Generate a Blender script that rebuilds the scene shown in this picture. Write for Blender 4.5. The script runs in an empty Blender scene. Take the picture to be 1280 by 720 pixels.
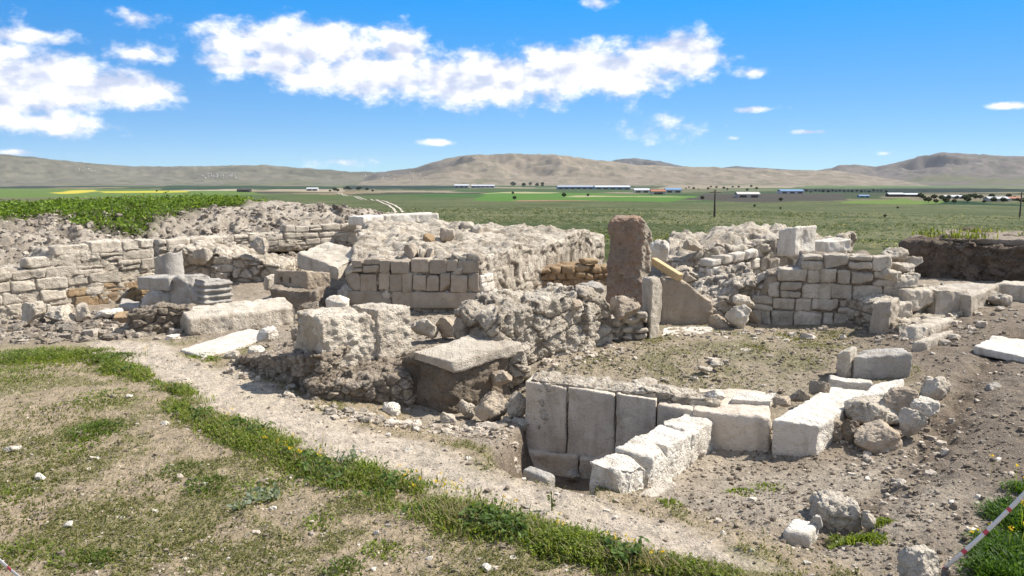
import bpy, math, random
import numpy as np
from mathutils import Vector
random.seed(7)
RNG = np.random.default_rng(11)
S = bpy.context.scene
COL = S.collection
PI = math.pi
f32 = np.float32

# ------------------------------------------------------------------ camera model (1280x720 photo units)
CAMZ, FPX, PITCH = 2.0, 960.0, math.radians(8.0)
CP, SP = math.cos(PITCH), math.sin(PITCH)
def ray(px, py):
    a, b = (px-640)/FPX, (360-py)/FPX
    return a, CP + b*SP, -SP + b*CP
def W(px, py, z=0.0):
    """point of the plane at height z seen at a pixel of the photograph"""
    dx, dy, dz = ray(px, py)
    t = (z-CAMZ)/dz
    return np.array([dx*t, dy*t, z])
def ZT(p, py):
    """height above point p (x, y) that is seen at row py"""
    dx, dy, dz = ray(640, py)
    return CAMZ + p[1]*dz/dy
def XY(px, y, z):
    """x of a point at depth y and height z seen in column px"""
    c = y*CP + (CAMZ-z)*SP
    return (px-640)/FPX*c

# ------------------------------------------------------------------ noise
def _h(x):
    x = x.astype(np.uint32)
    x ^= x >> np.uint32(16); x *= np.uint32(0x7feb352d)
    x ^= x >> np.uint32(15); x *= np.uint32(0x846ca68b)
    x ^= x >> np.uint32(16)
    return x
def hash3(i, j, k, s=0):
    a = i.astype(np.int64)*73856093 ^ j.astype(np.int64)*19349663 ^ k.astype(np.int64)*83492791 ^ (s*2654435761)
    return (_h((a & 0xffffffff)).astype(f32))/f32(4294967296.0)
def hash2(i, j, s=0):
    a = i.astype(np.int64)*73856093 ^ j.astype(np.int64)*19349663 ^ (s*2654435761)
    return (_h((a & 0xffffffff)).astype(f32))/f32(4294967296.0)
def vn2(x, y, s=0):
    i, j = np.floor(x), np.floor(y); u, v = x-i, y-j
    u = u*u*u*(u*(u*6-15)+10); v = v*v*v*(v*(v*6-15)+10)
    a, b = hash2(i, j, s), hash2(i+1, j, s); c, d = hash2(i, j+1, s), hash2(i+1, j+1, s)
    return (a+(b-a)*u)*(1-v) + (c+(d-c)*u)*v
def fbm2(x, y, o=4, s=0, g=.5, l=2.03):
    t = 0; a = 1; n = 0
    for q in range(o):
        t = t + a*(vn2(x+q*17.3, y-q*9.1, s+q)-.5); n += a; a *= g; x = x*l; y = y*l
    return t*2/n
def vn3(p, s=0):
    f = np.floor(p); u = p-f
    u = u*u*u*(u*(u*6-15)+10)
    i, j, k = f[:, 0], f[:, 1], f[:, 2]
    r = 0
    for di in (0, 1):
        wx = u[:, 0] if di else 1-u[:, 0]
        for dj in (0, 1):
            wy = u[:, 1] if dj else 1-u[:, 1]
            for dk in (0, 1):
                wz = u[:, 2] if dk else 1-u[:, 2]
                r = r + wx*wy*wz*hash3(i+di, j+dj, k+dk, s)
    return r
def fbm3(p, o=4, s=0, g=.5, l=2.03):
    t = 0; a = 1; n = 0
    for q in range(o):
        t = t + a*(vn3(p+q*13.7, s+q)-.5); n += a; a *= g; p = p*l
    return t*2/n
def worley3(p, s=0, rel=False):
    f = np.floor(p); n = len(p)
    d1 = np.full(n, 9.0); d2 = np.full(n, 9.0); cid = np.zeros(n); cc = np.zeros((n, 3))
    for di in (-1, 0, 1):
        for dj in (-1, 0, 1):
            for dk in (-1, 0, 1):
                i, j, k = f[:, 0]+di, f[:, 1]+dj, f[:, 2]+dk
                q = np.stack([i+hash3(i, j, k, s), j+hash3(i, j, k, s+1), k+hash3(i, j, k, s+2)], 1)
                d = np.sqrt(((p-q)**2).sum(1))
                m = d < d1
                d2 = np.where(m, d1, np.minimum(d2, d)); d1 = np.where(m, d, d1)
                cid = np.where(m, hash3(i, j, k, s+3), cid)
                if rel: cc = np.where(m[:, None], p-q, cc)
    return (d1, d2, cid, cc) if rel else (d1, d2, cid)
def sstep(a, b, x):
    t = np.clip((x-a)/(b-a), 0, 1)
    return t*t*(3-2*t)
def polydist(x, y, poly):
    """signed distance to a polygon, negative inside"""
    P = np.array(poly)[:, :2]; n = len(P)
    d = np.full(x.shape, 1e9); ins = np.zeros(x.shape, bool)
    for i in range(n):
        a, b = P[i], P[(i+1) % n]
        e = b-a; wx, wy = x-a[0], y-a[1]
        t = np.clip((wx*e[0]+wy*e[1])/max(e@e, 1e-9), 0, 1)
        d = np.minimum(d, np.hypot(wx-e[0]*t, wy-e[1]*t))
        c = (a[1] > y) != (b[1] > y)
        ins ^= c & (x < (b[0]-a[0])*(y-a[1])/((b[1]-a[1]) if abs(b[1]-a[1]) > 1e-9 else 1e-9)+a[0])
    return np.where(ins, -d, d)

# ------------------------------------------------------------------ mesh helpers
def mesh(name, V, F, attrs=None, smooth=True, mats=(), midx=None):
    V = np.asarray(V, f32); F = np.asarray(F, np.int32)
    me = bpy.data.meshes.new(name)
    k = F.shape[1]
    me.vertices.add(len(V)); me.vertices.foreach_set('co', V.ravel())
    me.loops.add(F.size); me.loops.foreach_set('vertex_index', F.ravel())
    me.polygons.add(len(F))
    me.polygons.foreach_set('loop_start', np.arange(0, F.size, k, dtype=np.int32))
    if midx is not None: me.polygons.foreach_set('material_index', np.asarray(midx, np.int32))
    me.polygons.foreach_set('use_smooth', np.full(len(F), smooth, bool))
    for m in mats: me.materials.append(m)
    for n, a in (attrs or {}).items():
        a = np.asarray(a, f32)
        if a.ndim == 1:
            at = me.attributes.new(n, 'FLOAT', 'POINT'); at.data.foreach_set('value', a)
        else:
            if a.shape[1] == 3: a = np.concatenate([a, np.ones((len(a), 1), f32)], 1)
            at = me.attributes.new(n, 'FLOAT_COLOR', 'POINT'); at.data.foreach_set('color', a.ravel())
    me.update(calc_edges=True)
    return me
def put(name, V, F, mat, parent=None, attrs=None, smooth=True, midx=None, loc=None):
    V = np.asarray(V, float)
    if parent is not None: c = np.array(parent.location)
    elif loc is not None: c = np.array(loc, float)
    else:
        c = (V.min(0)+V.max(0))/2; c[2] = V[:, 2].min()
    mats = mat if isinstance(mat, (list, tuple)) else [mat]
    if attrs is None: attrs = {'rnd': np.full(len(V), RNG.uniform(.45, .95))}
    o = bpy.data.objects.new(name, mesh(name, V-c, F, attrs, smooth, mats, midx))
    COL.objects.link(o)
    if parent is not None: o.parent = parent
    else: o.location = c
    return o
def empty(name, loc):
    o = bpy.data.objects.new(name, None); COL.objects.link(o); o.location = [float(v) for v in loc]
    o.empty_display_size = .2
    return o
def tag(o, label=None, cat=None, group=None, kind=None):
    if label: o['label'] = label
    if cat: o['category'] = cat; o['kind'] = 'thing'
    if group: o['group'] = group
    if kind: o['kind'] = kind
    return o
def join(parts):
    V, F, A, n = [], [], [], 0
    for p in parts:
        V.append(p[0]); F.append(p[1]+n); n += len(p[0])
        if len(p) > 2: A.append(p[2])
    return np.concatenate(V), np.concatenate(F), (np.concatenate(A) if A else None)
def lattice(nx, ny, nz):
    idm = -np.ones((nx+1, ny+1, nz+1), np.int64)
    I, J, K = np.meshgrid(np.arange(nx+1), np.arange(ny+1), np.arange(nz+1), indexing='ij')
    m = (I == 0) | (I == nx) | (J == 0) | (J == ny) | (K == 0) | (K == nz)
    idm[m] = np.arange(m.sum())
    P = np.stack([I[m]/nx, J[m]/ny, K[m]/nz], 1)
    Q = []
    def side(g, flip):
        q = np.stack([g[:-1, :-1], g[1:, :-1], g[1:, 1:], g[:-1, 1:]], -1).reshape(-1, 4)
        Q.append(q[:, ::-1] if flip else q)
    side(idm[:, :, 0], True); side(idm[:, :, nz], False)
    side(idm[:, 0, :], False); side(idm[:, ny, :], True)
    side(idm[0, :, :], True); side(idm[nx, :, :], False)
    return P, np.concatenate(Q)
def normals(V, F):
    a, b, c, d = (V[F[:, i]] for i in range(4))
    n = np.cross(c-a, d-b)
    N = np.zeros_like(V)
    for i in range(4): np.add.at(N, F[:, i], n)
    return N/np.maximum(np.linalg.norm(N, axis=1, keepdims=True), 1e-9)
def hexa(C, s, r=.03, maxn=140):
    """rounded, finely divided hexahedron; C[u][v][w] are its eight corners"""
    C = np.asarray(C, float)
    L = np.array([np.linalg.norm(C[1, 0, 0]-C[0, 0, 0])+np.linalg.norm(C[1, 0, 1]-C[0, 0, 1]),
                  np.linalg.norm(C[0, 1, 0]-C[0, 0, 0])+np.linalg.norm(C[0, 1, 1]-C[0, 0, 1]),
                  np.linalg.norm(C[0, 0, 1]-C[0, 0, 0])+np.linalg.norm(C[1, 0, 1]-C[1, 0, 0])])/2
    L = np.maximum(L, .01)
    n = np.clip(np.round(L/s), 3, maxn).astype(int)
    P, F = lattice(*n)
    p = P*L; rr = np.minimum(r, L*.48)
    q = np.clip(p, rr, L-rr); d = (p-q)/rr
    ln = np.maximum(np.linalg.norm(d, axis=1, keepdims=True), 1e-9)
    p = q + d/ln*rr
    u = p/L
    V = np.zeros_like(p)
    for a in (0, 1):
        wa = u[:, 0] if a else 1-u[:, 0]
        for b in (0, 1):
            wb = u[:, 1] if b else 1-u[:, 1]
            for c in (0, 1):
                wc = u[:, 2] if c else 1-u[:, 2]
                V += (wa*wb*wc)[:, None]*C[a, b, c]
    return V, F, u
def rough(V, F, a1=.03, f1=3., a2=.01, f2=14., seed=0, chips=0., pits=0.):
    N = normals(V, F)
    o = seed*7.31
    d = a1*fbm3(V*f1+o, 3, seed) + a2*fbm3(V*f2+o, 4, seed+9, .6)
    if chips:
        w = fbm3(V*2.3+o+5, 3, seed+4)
        d = d - chips*sstep(.12, .5, w)
    if pits:
        d1, _, c = worley3(V*22+o, seed+3)
        d = d - pits*sstep(.38, .1, d1)*(c > .45)
    return V + N*d[:, None]
def cuts(V, n=10, seed=0, lo=.62, hi=.95):
    """knock random flat facets off a lump"""
    rs = np.random.default_rng(seed)
    c = (V.min(0)+V.max(0))/2; h = (V.max(0)-V.min(0))/2
    q = (V-c)/h
    for _ in range(n):
        m = rs.normal(size=3); m /= np.linalg.norm(m)
        o = rs.uniform(lo, hi)
        e = np.maximum(q@m-o, 0)
        q = q - e[:, None]*m*.92
    return c+q*h
SC = .0017
def cell(y): return max(SC*y, .006)
def quadhex(A, B, C_, D_, zb, zt):
    """corner array from four ground points (front-left, front-right, back-right, back-left)"""
    g = lambda p, z: np.array([p[0], p[1], z])
    zb = np.broadcast_to(zb, 4); zt = np.broadcast_to(zt, 4)
    return np.array([[[g(A, zb[0]), g(A, zt[0])], [g(D_, zb[3]), g(D_, zt[3])]],
                     [[g(B, zb[1]), g(B, zt[1])], [g(C_, zb[2]), g(C_, zt[2])]]])
def away(A, B):
    e = np.array(B[:2])-np.array(A[:2]); n = np.array([-e[1], e[0]]); n /= np.linalg.norm(n)
    return n if n[1] > 0 else -n
SEED = [100]
def sd():
    SEED[0] += 1
    return SEED[0]
def block_geo(b0, b1, t0, t1, z0=0., depth=.4, dv=None, back=None, bury=.06, r=.03, a1=.025, a2=.016, chips=.035, pits=0., ncut=0, f1=3., seed=None, tb=None, s=None):
    """a dressed or broken block from its front foot (two pixels) and the rows of its top edge"""
    z = np.broadcast_to(z0, 2)
    A, B = W(*b0, z[0]), W(*b1, z[1])
    za, zb = ZT(A, t0), ZT(B, t1)
    n = away(A, B) if dv is None else np.array(dv, float)/np.linalg.norm(dv)
    C_, D_ = B[:2]+n*depth, A[:2]+n*depth
    tb = (0, 0) if tb is None else tb
    C = quadhex(A, B, C_, D_, (z[0]-bury, z[1]-bury, z[1]-bury, z[0]-bury), (za, zb, zb+tb[1], za+tb[0]))
    seed = sd() if seed is None else seed
    V, F, u = hexa(C, s or cell(A[1]), r)
    if ncut: V = cuts(V, ncut, seed, .8, 1.25)
    return rough(V, F, a1, f1, a2, 14, seed, chips, pits), F
def block(name, label, cat, b0, b1, t0, t1, mat=None, group=None, **k):
    V, F = block_geo(b0, b1, t0, t1, **k)
    return tag(put(name, V, F, mat or M['lime']), label, cat, group)
def lump_geo(cx, cy, z, w, d, h, rot=0., seed=0, n=9, s=None, a1=.06, a2=.05, lo=.6, hi=.95, round_=.3):
    V, F, u = hexa(quadhex((-.5, -.5), (.5, -.5), (.5, .5), (-.5, .5), 0, 1), (s or cell(cy))/max(w, h), round_, 60)
    V = V-np.array([0, 0, .5])
    V = cuts(V, n+5, seed, lo-.06, hi)
    V = V*np.array([w, d, h])
    sc = max(w, h)
    N = normals(V, F); o = seed*1.7
    e1, e2, c = worley3(V*(3.2/sc)+o+.3*fbm3(V*8/sc, 3, seed)[:, None], seed)
    V = V+N*(a1*.7*sc*((c-.5)+.6*(sstep(0, .2, e2-e1)-1))+a1*sc*fbm3(V*2.2/sc+o, 3, seed)+a2*sc*fbm3(V*7/sc+o, 5, seed+9, .66))[:, None]
    c, q = math.cos(rot), math.sin(rot)
    V = np.stack([V[:, 0]*c-V[:, 1]*q, V[:, 0]*q+V[:, 1]*c, V[:, 2]-V[:, 2].min()], 1)
    return V+np.array([cx, cy, z]), F
def rock_geo(l, r, by, ty, z0=0., bury=.04, seed=None, dk=.8, **k):
    A, B = W(l, by, z0), W(r, by, z0)
    w = B[0]-A[0]
    top = ZT(A, ty)
    seed = sd() if seed is None else seed
    d = w*dk
    return lump_geo((A[0]+B[0])/2, A[1]+d*.38, z0-bury, w*1.0, d, (top-z0)*.93+bury, random.Random(seed).uniform(-.4, .4), seed, **k)
def rock(name, label, cat, l, r, by, ty, mat=None, group=None, **k):
    V, F = rock_geo(l, r, by, ty, **k)
    return tag(put(name, V, F, mat or M['lime']), label, cat, group)
def rubble_disp(V, F, u, size=.22, amp=.07, top=.08, seed=0, fine=.03, gap=.4):
    """break a surface into angular stones by a cellular pattern"""
    N = normals(V, F)
    o = seed*3.17
    q = V*np.array([1., 1., 1.25])/size + .28*np.stack([fbm3(V*6+o, 3, seed), fbm3(V*6+o+9, 3, seed+1), fbm3(V*6+o+4, 3, seed+2)], 1)
    d1, d2, c, rel = worley3(q+o, seed, True)
    h1, h2, h3 = hash2(c*9999, c*77, 1)-.5, hash2(c*5555, c*31, 2)-.5, hash2(c*7777, c*13, 3)-.5
    e = sstep(.0, .15, d2-d1)
    tilt = (rel[:, 0]*h1+rel[:, 1]*h2+rel[:, 2]*h3)*2.1
    q2 = q*2.7+5.1; e1, e2, c2 = worley3(q2, seed+40)
    d = .62*amp*((c-.5)*1.1 + tilt*.8 + gap*(e-1)) + amp*.22*((c2-.5)+.4*(sstep(0, .2, e2-e1)-1)) + fine*.8*fbm3(V*9+o, 6, seed+5, .68)
    d = d + .5*amp*fbm3(V*1.6+o, 3, seed+6)
    V = V+N*d[:, None]
    V[:, 2] += top*fbm2(V[:, 0]*1.7+o, V[:, 1]*1.7, 3, seed)*u[:, 2]
    return V, F, np.clip(.55*c+.45*c2, 0, 1)*(e > .35)+(e <= .35)*-1.
def rubble_geo(C, s, size=.22, amp=.07, top=.08, r=.08, seed=0, fine=.03, gap=.5):
    V, F, u = hexa(C, s, r, 260)
    return rubble_disp(V, F, u, size, amp, top, seed, fine, gap)
def ashlar_geo(A, B, z0, rows, widths, thick, s, prof=None, r=.025, a1=.012, a2=.006, gap=.012, jit=.02, seed=0, zb=None, keep=None, split=.16):
    """courses of squared stones laid from A to B (ground points); rows are course heights; prof(u) gives the top height"""
    rs = np.random.default_rng(seed)
    A = np.array(A[:2], float); B = np.array(B[:2], float)
    L = np.linalg.norm(B-A); e = (B-A)/L; n = away(A, B)
    zA, zB = (z0, z0) if np.isscalar(z0) else z0
    parts = []; z = 0.
    for ri, h in enumerate(rows):
        x = -rs.uniform(0, .1)
        while x < L-.03:
            w = rs.uniform(*widths)*(1 if h > .12 else 1.2)
            x1 = min(x+w, L)
            if L-x1 < widths[0]*.5: x1 = L
            um = (max(x, 0)+x1)/2/L
            ok = prof is None or z+h*.55 < prof(um)
            if ok and keep is not None: ok = keep(um, z+h/2, rs)
            if ok and x1-max(x, 0) > .05:
                x0 = max(x, 0)
                bands = [(0., 1.)]
                if h > .12 and x1-x0 < .5 and rs.uniform() < split:
                    m_ = rs.uniform(.38, .62); bands = [(0., m_), (m_, 1.)]
                dz = rs.uniform(-jit, jit, 2)*.8
                for (f0, f1) in bands:
                    out = rs.uniform(-jit, jit)*.6
                    def P(xx, t, zz):
                        u = xx/L
                        p = A+e*xx+n*t
                        return np.array([p[0], p[1], zA+(zB-zA)*u+zz])
                    j = lambda: rs.uniform(-jit*.6, jit*.6)
                    g = gap/2
                    ct = min(thick, rs.uniform(.22, .34))
                    za, zb_ = z+h*f0+g+dz[0]*(f0 == 0), z+h*f1-g+dz[1]*(f1 == 1)
                    C = np.array([[[P(x0+g+j(), out, za+j()*.5), P(x0+g+j(), out+j()*.5, zb_+j()*.7)], [P(x0+g, ct, za), P(x0+g, ct, zb_)]],
                                  [[P(x1-g+j(), out, za+j()*.5), P(x1-g+j(), out+j()*.5, zb_+j()*.7)], [P(x1-g, ct, za), P(x1-g, ct, zb_)]]])
                    V, F, u = hexa(C, s, r)
                    sdn = int(rs.integers(1, 9999))
                    if rs.uniform() < .45: V = cuts(V, 4, sdn, .85, 1.25)
                    V = rough(V, F, a1, 4., a2, 18, sdn, chips=a1*.9)
                    parts.append((V, F, np.full(len(V), rs.uniform(0, 1))))
            x = x1
        z += h
    return parts
# ------------------------------------------------------------------ materials
M = {}
def nodes(name):
    m = bpy.data.materials.new(name); m.use_nodes = True
    nt = m.node_tree; nt.nodes.clear()
    return m, nt, lambda t, **k: _nn(nt, t, k)
def _nn(nt, t, k):
    n = nt.nodes.new(t)
    for a, v in k.items():
        if a in n.inputs: n.inputs[a].default_value = v
        else: setattr(n, a, v)
    return n
def rgb(c): return (c[0], c[1], c[2], 1)
def mixc(N, L, f, a, b, mode='MIX'):
    x = N('ShaderNodeMix', data_type='RGBA', blend_type=mode)
    for i, v in ((0, f), (6, a), (7, b)):
        if hasattr(v, 'is_linked'): L(v, x.inputs[i])
        else: x.inputs[i].default_value = v if i == 0 else rgb(v)
    return x.outputs[2]
def ramp(N, L, f, a, b):
    x = N('ShaderNodeMapRange'); x.interpolation_type = 'SMOOTHSTEP'
    L(f, x.inputs[0]); x.inputs[1].default_value = a; x.inputs[2].default_value = b
    return x.outputs[0]
def noise(N, L, v, sc, det=6., ro=.6, dist=0.):
    x = N('ShaderNodeTexNoise'); x.inputs['Scale'].default_value = sc; x.inputs['Detail'].default_value = det
    x.inputs['Roughness'].default_value = ro; x.inputs['Distortion'].default_value = dist
    L(v, x.inputs['Vector']); return x.outputs['Fac']
def stone_mat(name, a, b, stain=(.33, .25, .15), stain_amt=.35, speck=(.13, .115, .1), speck_amt=.5, bump=.6, fine=70., var=.3, dust=(.42, .37, .3), dusty=.25, joint=.55):
    m, nt, N = nodes(name); L = nt.links.new
    g = N('ShaderNodeNewGeometry').outputs['Position']
    mp = N('ShaderNodeMapping'); mp.inputs['Scale'].default_value = (7, 7, 1.1); L(g, mp.inputs[0]); ns = noise(N, L, mp.outputs[0], 1., 5, .6)
    n1 = noise(N, L, g, 2.6, 6, .6, .3); n2 = noise(N, L, g, 16, 8, .72, .4); n3 = noise(N, L, g, 5.5, 7, .65, .6); n4 = noise(N, L, g, fine, 6, .7)
    c = mixc(N, L, ramp(N, L, n1, .35, .65), a, b)
    at = N('ShaderNodeAttribute', attribute_name='rnd')
    rc = N('ShaderNodeMath', operation='MAXIMUM'); L(at.outputs['Fac'], rc.inputs[0]); rc.inputs[1].default_value = 0.
    k = N('ShaderNodeMath', operation='MULTIPLY_ADD'); L(rc.outputs[0], k.inputs[0]); k.inputs[1].default_value = var; k.inputs[2].default_value = 1-var*.5
    hv = N('ShaderNodeHueSaturation'); L(k.outputs[0], hv.inputs['Value']); L(c, hv.inputs['Color']); c = hv.outputs[0]
    f = N('ShaderNodeMath', operation='MULTIPLY'); L(ramp(N, L, n3, .52, .7), f.inputs[0]); f.inputs[1].default_value = stain_amt
    c = mixc(N, L, f.outputs[0], c, stain)
    f = N('ShaderNodeMath', operation='MULTIPLY'); L(ramp(N, L, n2, .54, .68), f.inputs[0]); f.inputs[1].default_value = speck_amt
    c = mixc(N, L, f.outputs[0], c, speck)
    f = N('ShaderNodeMath', operation='MULTIPLY'); L(ramp(N, L, ns, .48, .72), f.inputs[0]); f.inputs[1].default_value = .45
    c = mixc(N, L, f.outputs[0], c, (.24, .19, .14))
    jn = N('ShaderNodeMath', operation='MULTIPLY_ADD'); L(at.outputs['Fac'], jn.inputs[0]); jn.inputs[1].default_value = -1.; L(n3, jn.inputs[2])
    f = N('ShaderNodeMath', operation='MULTIPLY'); L(ramp(N, L, jn.outputs[0], .75, 1.35), f.inputs[0]); f.inputs[1].default_value = joint
    c = mixc(N, L, f.outputs[0], c, (.27, .215, .16))
    f = N('ShaderNodeMath', operation='MULTIPLY'); L(ramp(N, L, n4, .3, .75), f.inputs[0]); f.inputs[1].default_value = dusty
    c = mixc(N, L, f.outputs[0], c, dust)
    vo = N('ShaderNodeTexVoronoi'); vo.inputs['Scale'].default_value = fine*.55; L(g, vo.inputs['Vector'])
    pit = ramp(N, L, vo.outputs['Distance'], .05, .45)
    h = N('ShaderNodeMath', operation='ADD'); L(n4, h.inputs[0])
    pm = N('ShaderNodeMath', operation='MULTIPLY_ADD'); L(pit, pm.inputs[0]); pm.inputs[1].default_value = .5; L(n2, pm.inputs[2]); L(pm.outputs[0], h.inputs[1])
    bp = N('ShaderNodeBump'); bp.inputs['Strength'].default_value = bump; bp.inputs['Distance'].default_value = .03; L(h.outputs[0], bp.inputs['Height'])
    p = N('ShaderNodeBsdfPrincipled'); p.inputs['Roughness'].default_value = .92; p.inputs['Specular IOR Level'].default_value = .15
    L(c, p.inputs['Base Color']); L(bp.outputs[0], p.inputs['Normal'])
    o = N('ShaderNodeOutputMaterial'); L(p.outputs[0], o.inputs[0])
    M[name] = m; return m
stone_mat('lime', (.68, .61, .51), (.53, .465, .38), speck_amt=.28, bump=.85, dusty=.12)
stone_mat('white', (.78, .73, .65), (.68, .625, .54), stain_amt=.12, speck_amt=.22, bump=.75, dusty=.08)
stone_mat('grey', (.50, .475, .435), (.39, .365, .33), stain_amt=.2, speck=(.1, .09, .085), bump=.6)
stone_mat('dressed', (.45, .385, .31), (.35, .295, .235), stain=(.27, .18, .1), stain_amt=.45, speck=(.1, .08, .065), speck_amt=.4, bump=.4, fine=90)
stone_mat('orthostat', (.70, .615, .51), (.58, .50, .41), stain=(.33, .24, .15), stain_amt=.45, speck=(.13, .105, .085), speck_amt=.35, bump=.5, fine=90)
stone_mat('warm', (.48, .40, .31), (.37, .30, .23), stain=(.3, .19, .1), stain_amt=.4, bump=.6)
stone_mat('ochre', (.42, .30, .17), (.31, .21, .12), stain=(.22, .12, .06), stain_amt=.5, bump=.7, dust=(.4, .33, .25))
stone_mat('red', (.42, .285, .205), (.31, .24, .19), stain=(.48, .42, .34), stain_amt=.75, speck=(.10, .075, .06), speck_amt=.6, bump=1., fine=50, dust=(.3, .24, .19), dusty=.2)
stone_mat('rubble', (.68, .61, .51), (.50, .435, .35), stain=(.28, .22, .16), stain_amt=.4, speck=(.16, .13, .1), speck_amt=.4, bump=1., fine=55, var=.4, dusty=.12)
stone_mat('earthy', (.36, .305, .245), (.24, .195, .15), stain=(.32, .27, .21), stain_amt=.5, speck=(.1, .08, .06), speck_amt=.5, bump=1., fine=45)
stone_mat('earthstone', (.46, .39, .31), (.30, .245, .19), stain=(.58, .52, .44), stain_amt=.8, speck=(.15, .12, .09), speck_amt=.5, bump=1.1, fine=45, var=.7, dusty=.1)
stone_mat('clod', (.30, .25, .195), (.19, .155, .12), bump=.6, var=.7, dusty=.05, joint=0)
stone_mat('darkearth', (.26, .21, .16), (.16, .13, .10), stain=(.36, .31, .25), stain_amt=.5, bump=1.1, fine=45, dusty=.1)
stone_mat('clod2', (.42, .37, .31), (.25, .21, .17), bump=.8, var=.8, dusty=.1, joint=0)
stone_mat('balk', (.17, .13, .1), (.11, .085, .066), stain=(.26, .22, .18), stain_amt=.35, speck=(.3, .27, .23), speck_amt=.3, bump=1., fine=40, dusty=.1)

def ground_mat():
    m, nt, N = nodes('ground'); L = nt.links.new
    g = N('ShaderNodeNewGeometry').outputs['Position']
    at = N('ShaderNodeAttribute', attribute_name='col')
    sp = N('ShaderNodeSeparateXYZ'); L(g, sp.inputs[0])
    n1 = noise(N, L, g, 9, 8, .7, .2); n2 = noise(N, L, g, 60, 6, .7); n3 = noise(N, L, g, 1.2, 5, .6)
    hv = N('ShaderNodeHueSaturation'); L(at.outputs['Color'], hv.inputs['Color'])
    k = N('ShaderNodeMapRange'); L(n1, k.inputs[0]); k.inputs[1].default_value = .25; k.inputs[2].default_value = .75; k.inputs[3].default_value = .62; k.inputs[4].default_value = 1.38
    k2 = N('ShaderNodeMapRange'); L(n2, k2.inputs[0]); k2.inputs[1].default_value = .25; k2.inputs[2].default_value = .75; k2.inputs[3].default_value = .5; k2.inputs[4].default_value = 1.5
    mm = N('ShaderNodeMath', operation='MULTIPLY'); L(k.outputs[0], mm.inputs[0]); L(k2.outputs[0], mm.inputs[1])
    L(mm.outputs[0], hv.inputs['Value'])
    vo = N('ShaderNodeTexVoronoi'); vo.inputs['Scale'].default_value = 38; L(g, vo.inputs['Vector'])
    peb = ramp(N, L, vo.outputs['Distance'], .42, .2)
    rn = N('ShaderNodeSeparateColor'); L(vo.outputs['Color'], rn.inputs[0])
    pk = N('ShaderNodeMath', operation='GREATER_THAN'); L(rn.outputs[0], pk.inputs[0]); pk.inputs[1].default_value = .78
    pf = N('ShaderNodeMath', operation='MULTIPLY'); L(peb, pf.inputs[0]); L(pk.outputs[0], pf.inputs[1])
    soil = N('ShaderNodeAttribute', attribute_name='soil')
    pf2 = N('ShaderNodeMath', operation='MULTIPLY'); L(pf.outputs[0], pf2.inputs[0]); L(soil.outputs['Fac'], pf2.inputs[1])
    pf3 = N('ShaderNodeMath', operation='MULTIPLY'); L(pf2.outputs[0], pf3.inputs[0]); pf3.inputs[1].default_value = .5
    c = mixc(N, L, pf3.outputs[0], hv.outputs[0], (.46, .42, .36))
    h = N('ShaderNodeMath', operation='MULTIPLY_ADD'); L(n2, h.inputs[0]); h.inputs[1].default_value = .7; L(n1, h.inputs[2])
    h2 = N('ShaderNodeMath', operation='MULTIPLY_ADD'); L(pf.outputs[0], h2.inputs[0]); h2.inputs[1].default_value = .35; L(h.outputs[0], h2.inputs[2])
    bp = N('ShaderNodeBump'); bp.inputs['Strength'].default_value = .85; bp.inputs['Distance'].default_value = .035; L(h2.outputs[0], bp.inputs['Height'])
    p = N('ShaderNodeBsdfPrincipled'); p.inputs['Roughness'].default_value = .95; p.inputs['Specular IOR Level'].default_value = .1
    L(c, p.inputs['Base Color']); L(bp.outputs[0], p.inputs['Normal'])
    o = N('ShaderNodeOutputMaterial'); L(p.outputs[0], o.inputs[0])
    return m
M['ground'] = ground_mat()
def leaf_mat(name, tr=.35, attr='col'):
    m, nt, N = nodes(name); L = nt.links.new
    at = N('ShaderNodeAttribute', attribute_name=attr)
    d = N('ShaderNodeBsdfPrincipled'); d.inputs['Roughness'].default_value = .6; d.inputs['Specular IOR Level'].default_value = .25
    t = N('ShaderNodeBsdfTranslucent'); mx = N('ShaderNodeMixShader'); mx.inputs[0].default_value = tr
    L(at.outputs['Color'], d.inputs['Base Color'])
    b = N('ShaderNodeMix', data_type='RGBA', blend_type='MULTIPLY'); b.inputs[0].default_value = 1; L(at.outputs['Color'], b.inputs[6]); b.inputs[7].default_value = (1.3, 1.25, .6, 1)
    L(b.outputs[2], t.inputs[0]); L(d.outputs[0], mx.inputs[1]); L(t.outputs[0], mx.inputs[2])
    o = N('ShaderNodeOutputMaterial'); L(mx.outputs[0], o.inputs[0]); M[name] = m
leaf_mat('leaf', .45)
def plain(name, c, rough_=.8, nz=.2, sc=8., attr=None, spec=.3):
    m, nt, N = nodes(name); L = nt.links.new
    g = N('ShaderNodeNewGeometry').outputs['Position']
    n = noise(N, L, g, sc, 6, .65)
    p = N('ShaderNodeBsdfPrincipled'); p.inputs['Roughness'].default_value = rough_; p.inputs['Specular IOR Level'].default_value = spec
    hv = N('ShaderNodeHueSaturation')
    k = N('ShaderNodeMapRange'); L(n, k.inputs[0]); k.inputs[1].default_value = .25; k.inputs[2].default_value = .75; k.inputs[3].default_value = 1-nz; k.inputs[4].default_value = 1+nz
    L(k.outputs[0], hv.inputs['Value'])
    if attr: L(N('ShaderNodeAttribute', attribute_name=attr).outputs['Color'], hv.inputs['Color'])
    else: hv.inputs['Color'].default_value = rgb(c)
    L(hv.outputs[0], p.inputs['Base Color'])
    o = N('ShaderNodeOutputMaterial'); L(p.outputs[0], o.inputs[0]); M[name] = m
plain('hill', (1, 1, 1), .95, .22, .012, 'col', .05)
plain('wood', (.55, .40, .22), .7, .25, 30)
plain('pole_wood', (.06, .05, .04), .8)
plain('tape_white', (.75, .74, .74), .45, .06, 40)
plain('tape_red', (.6, .09, .13), .45, .1, 40)
plain('track', (.50, .44, .36), .95, .15, 1.)
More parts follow.
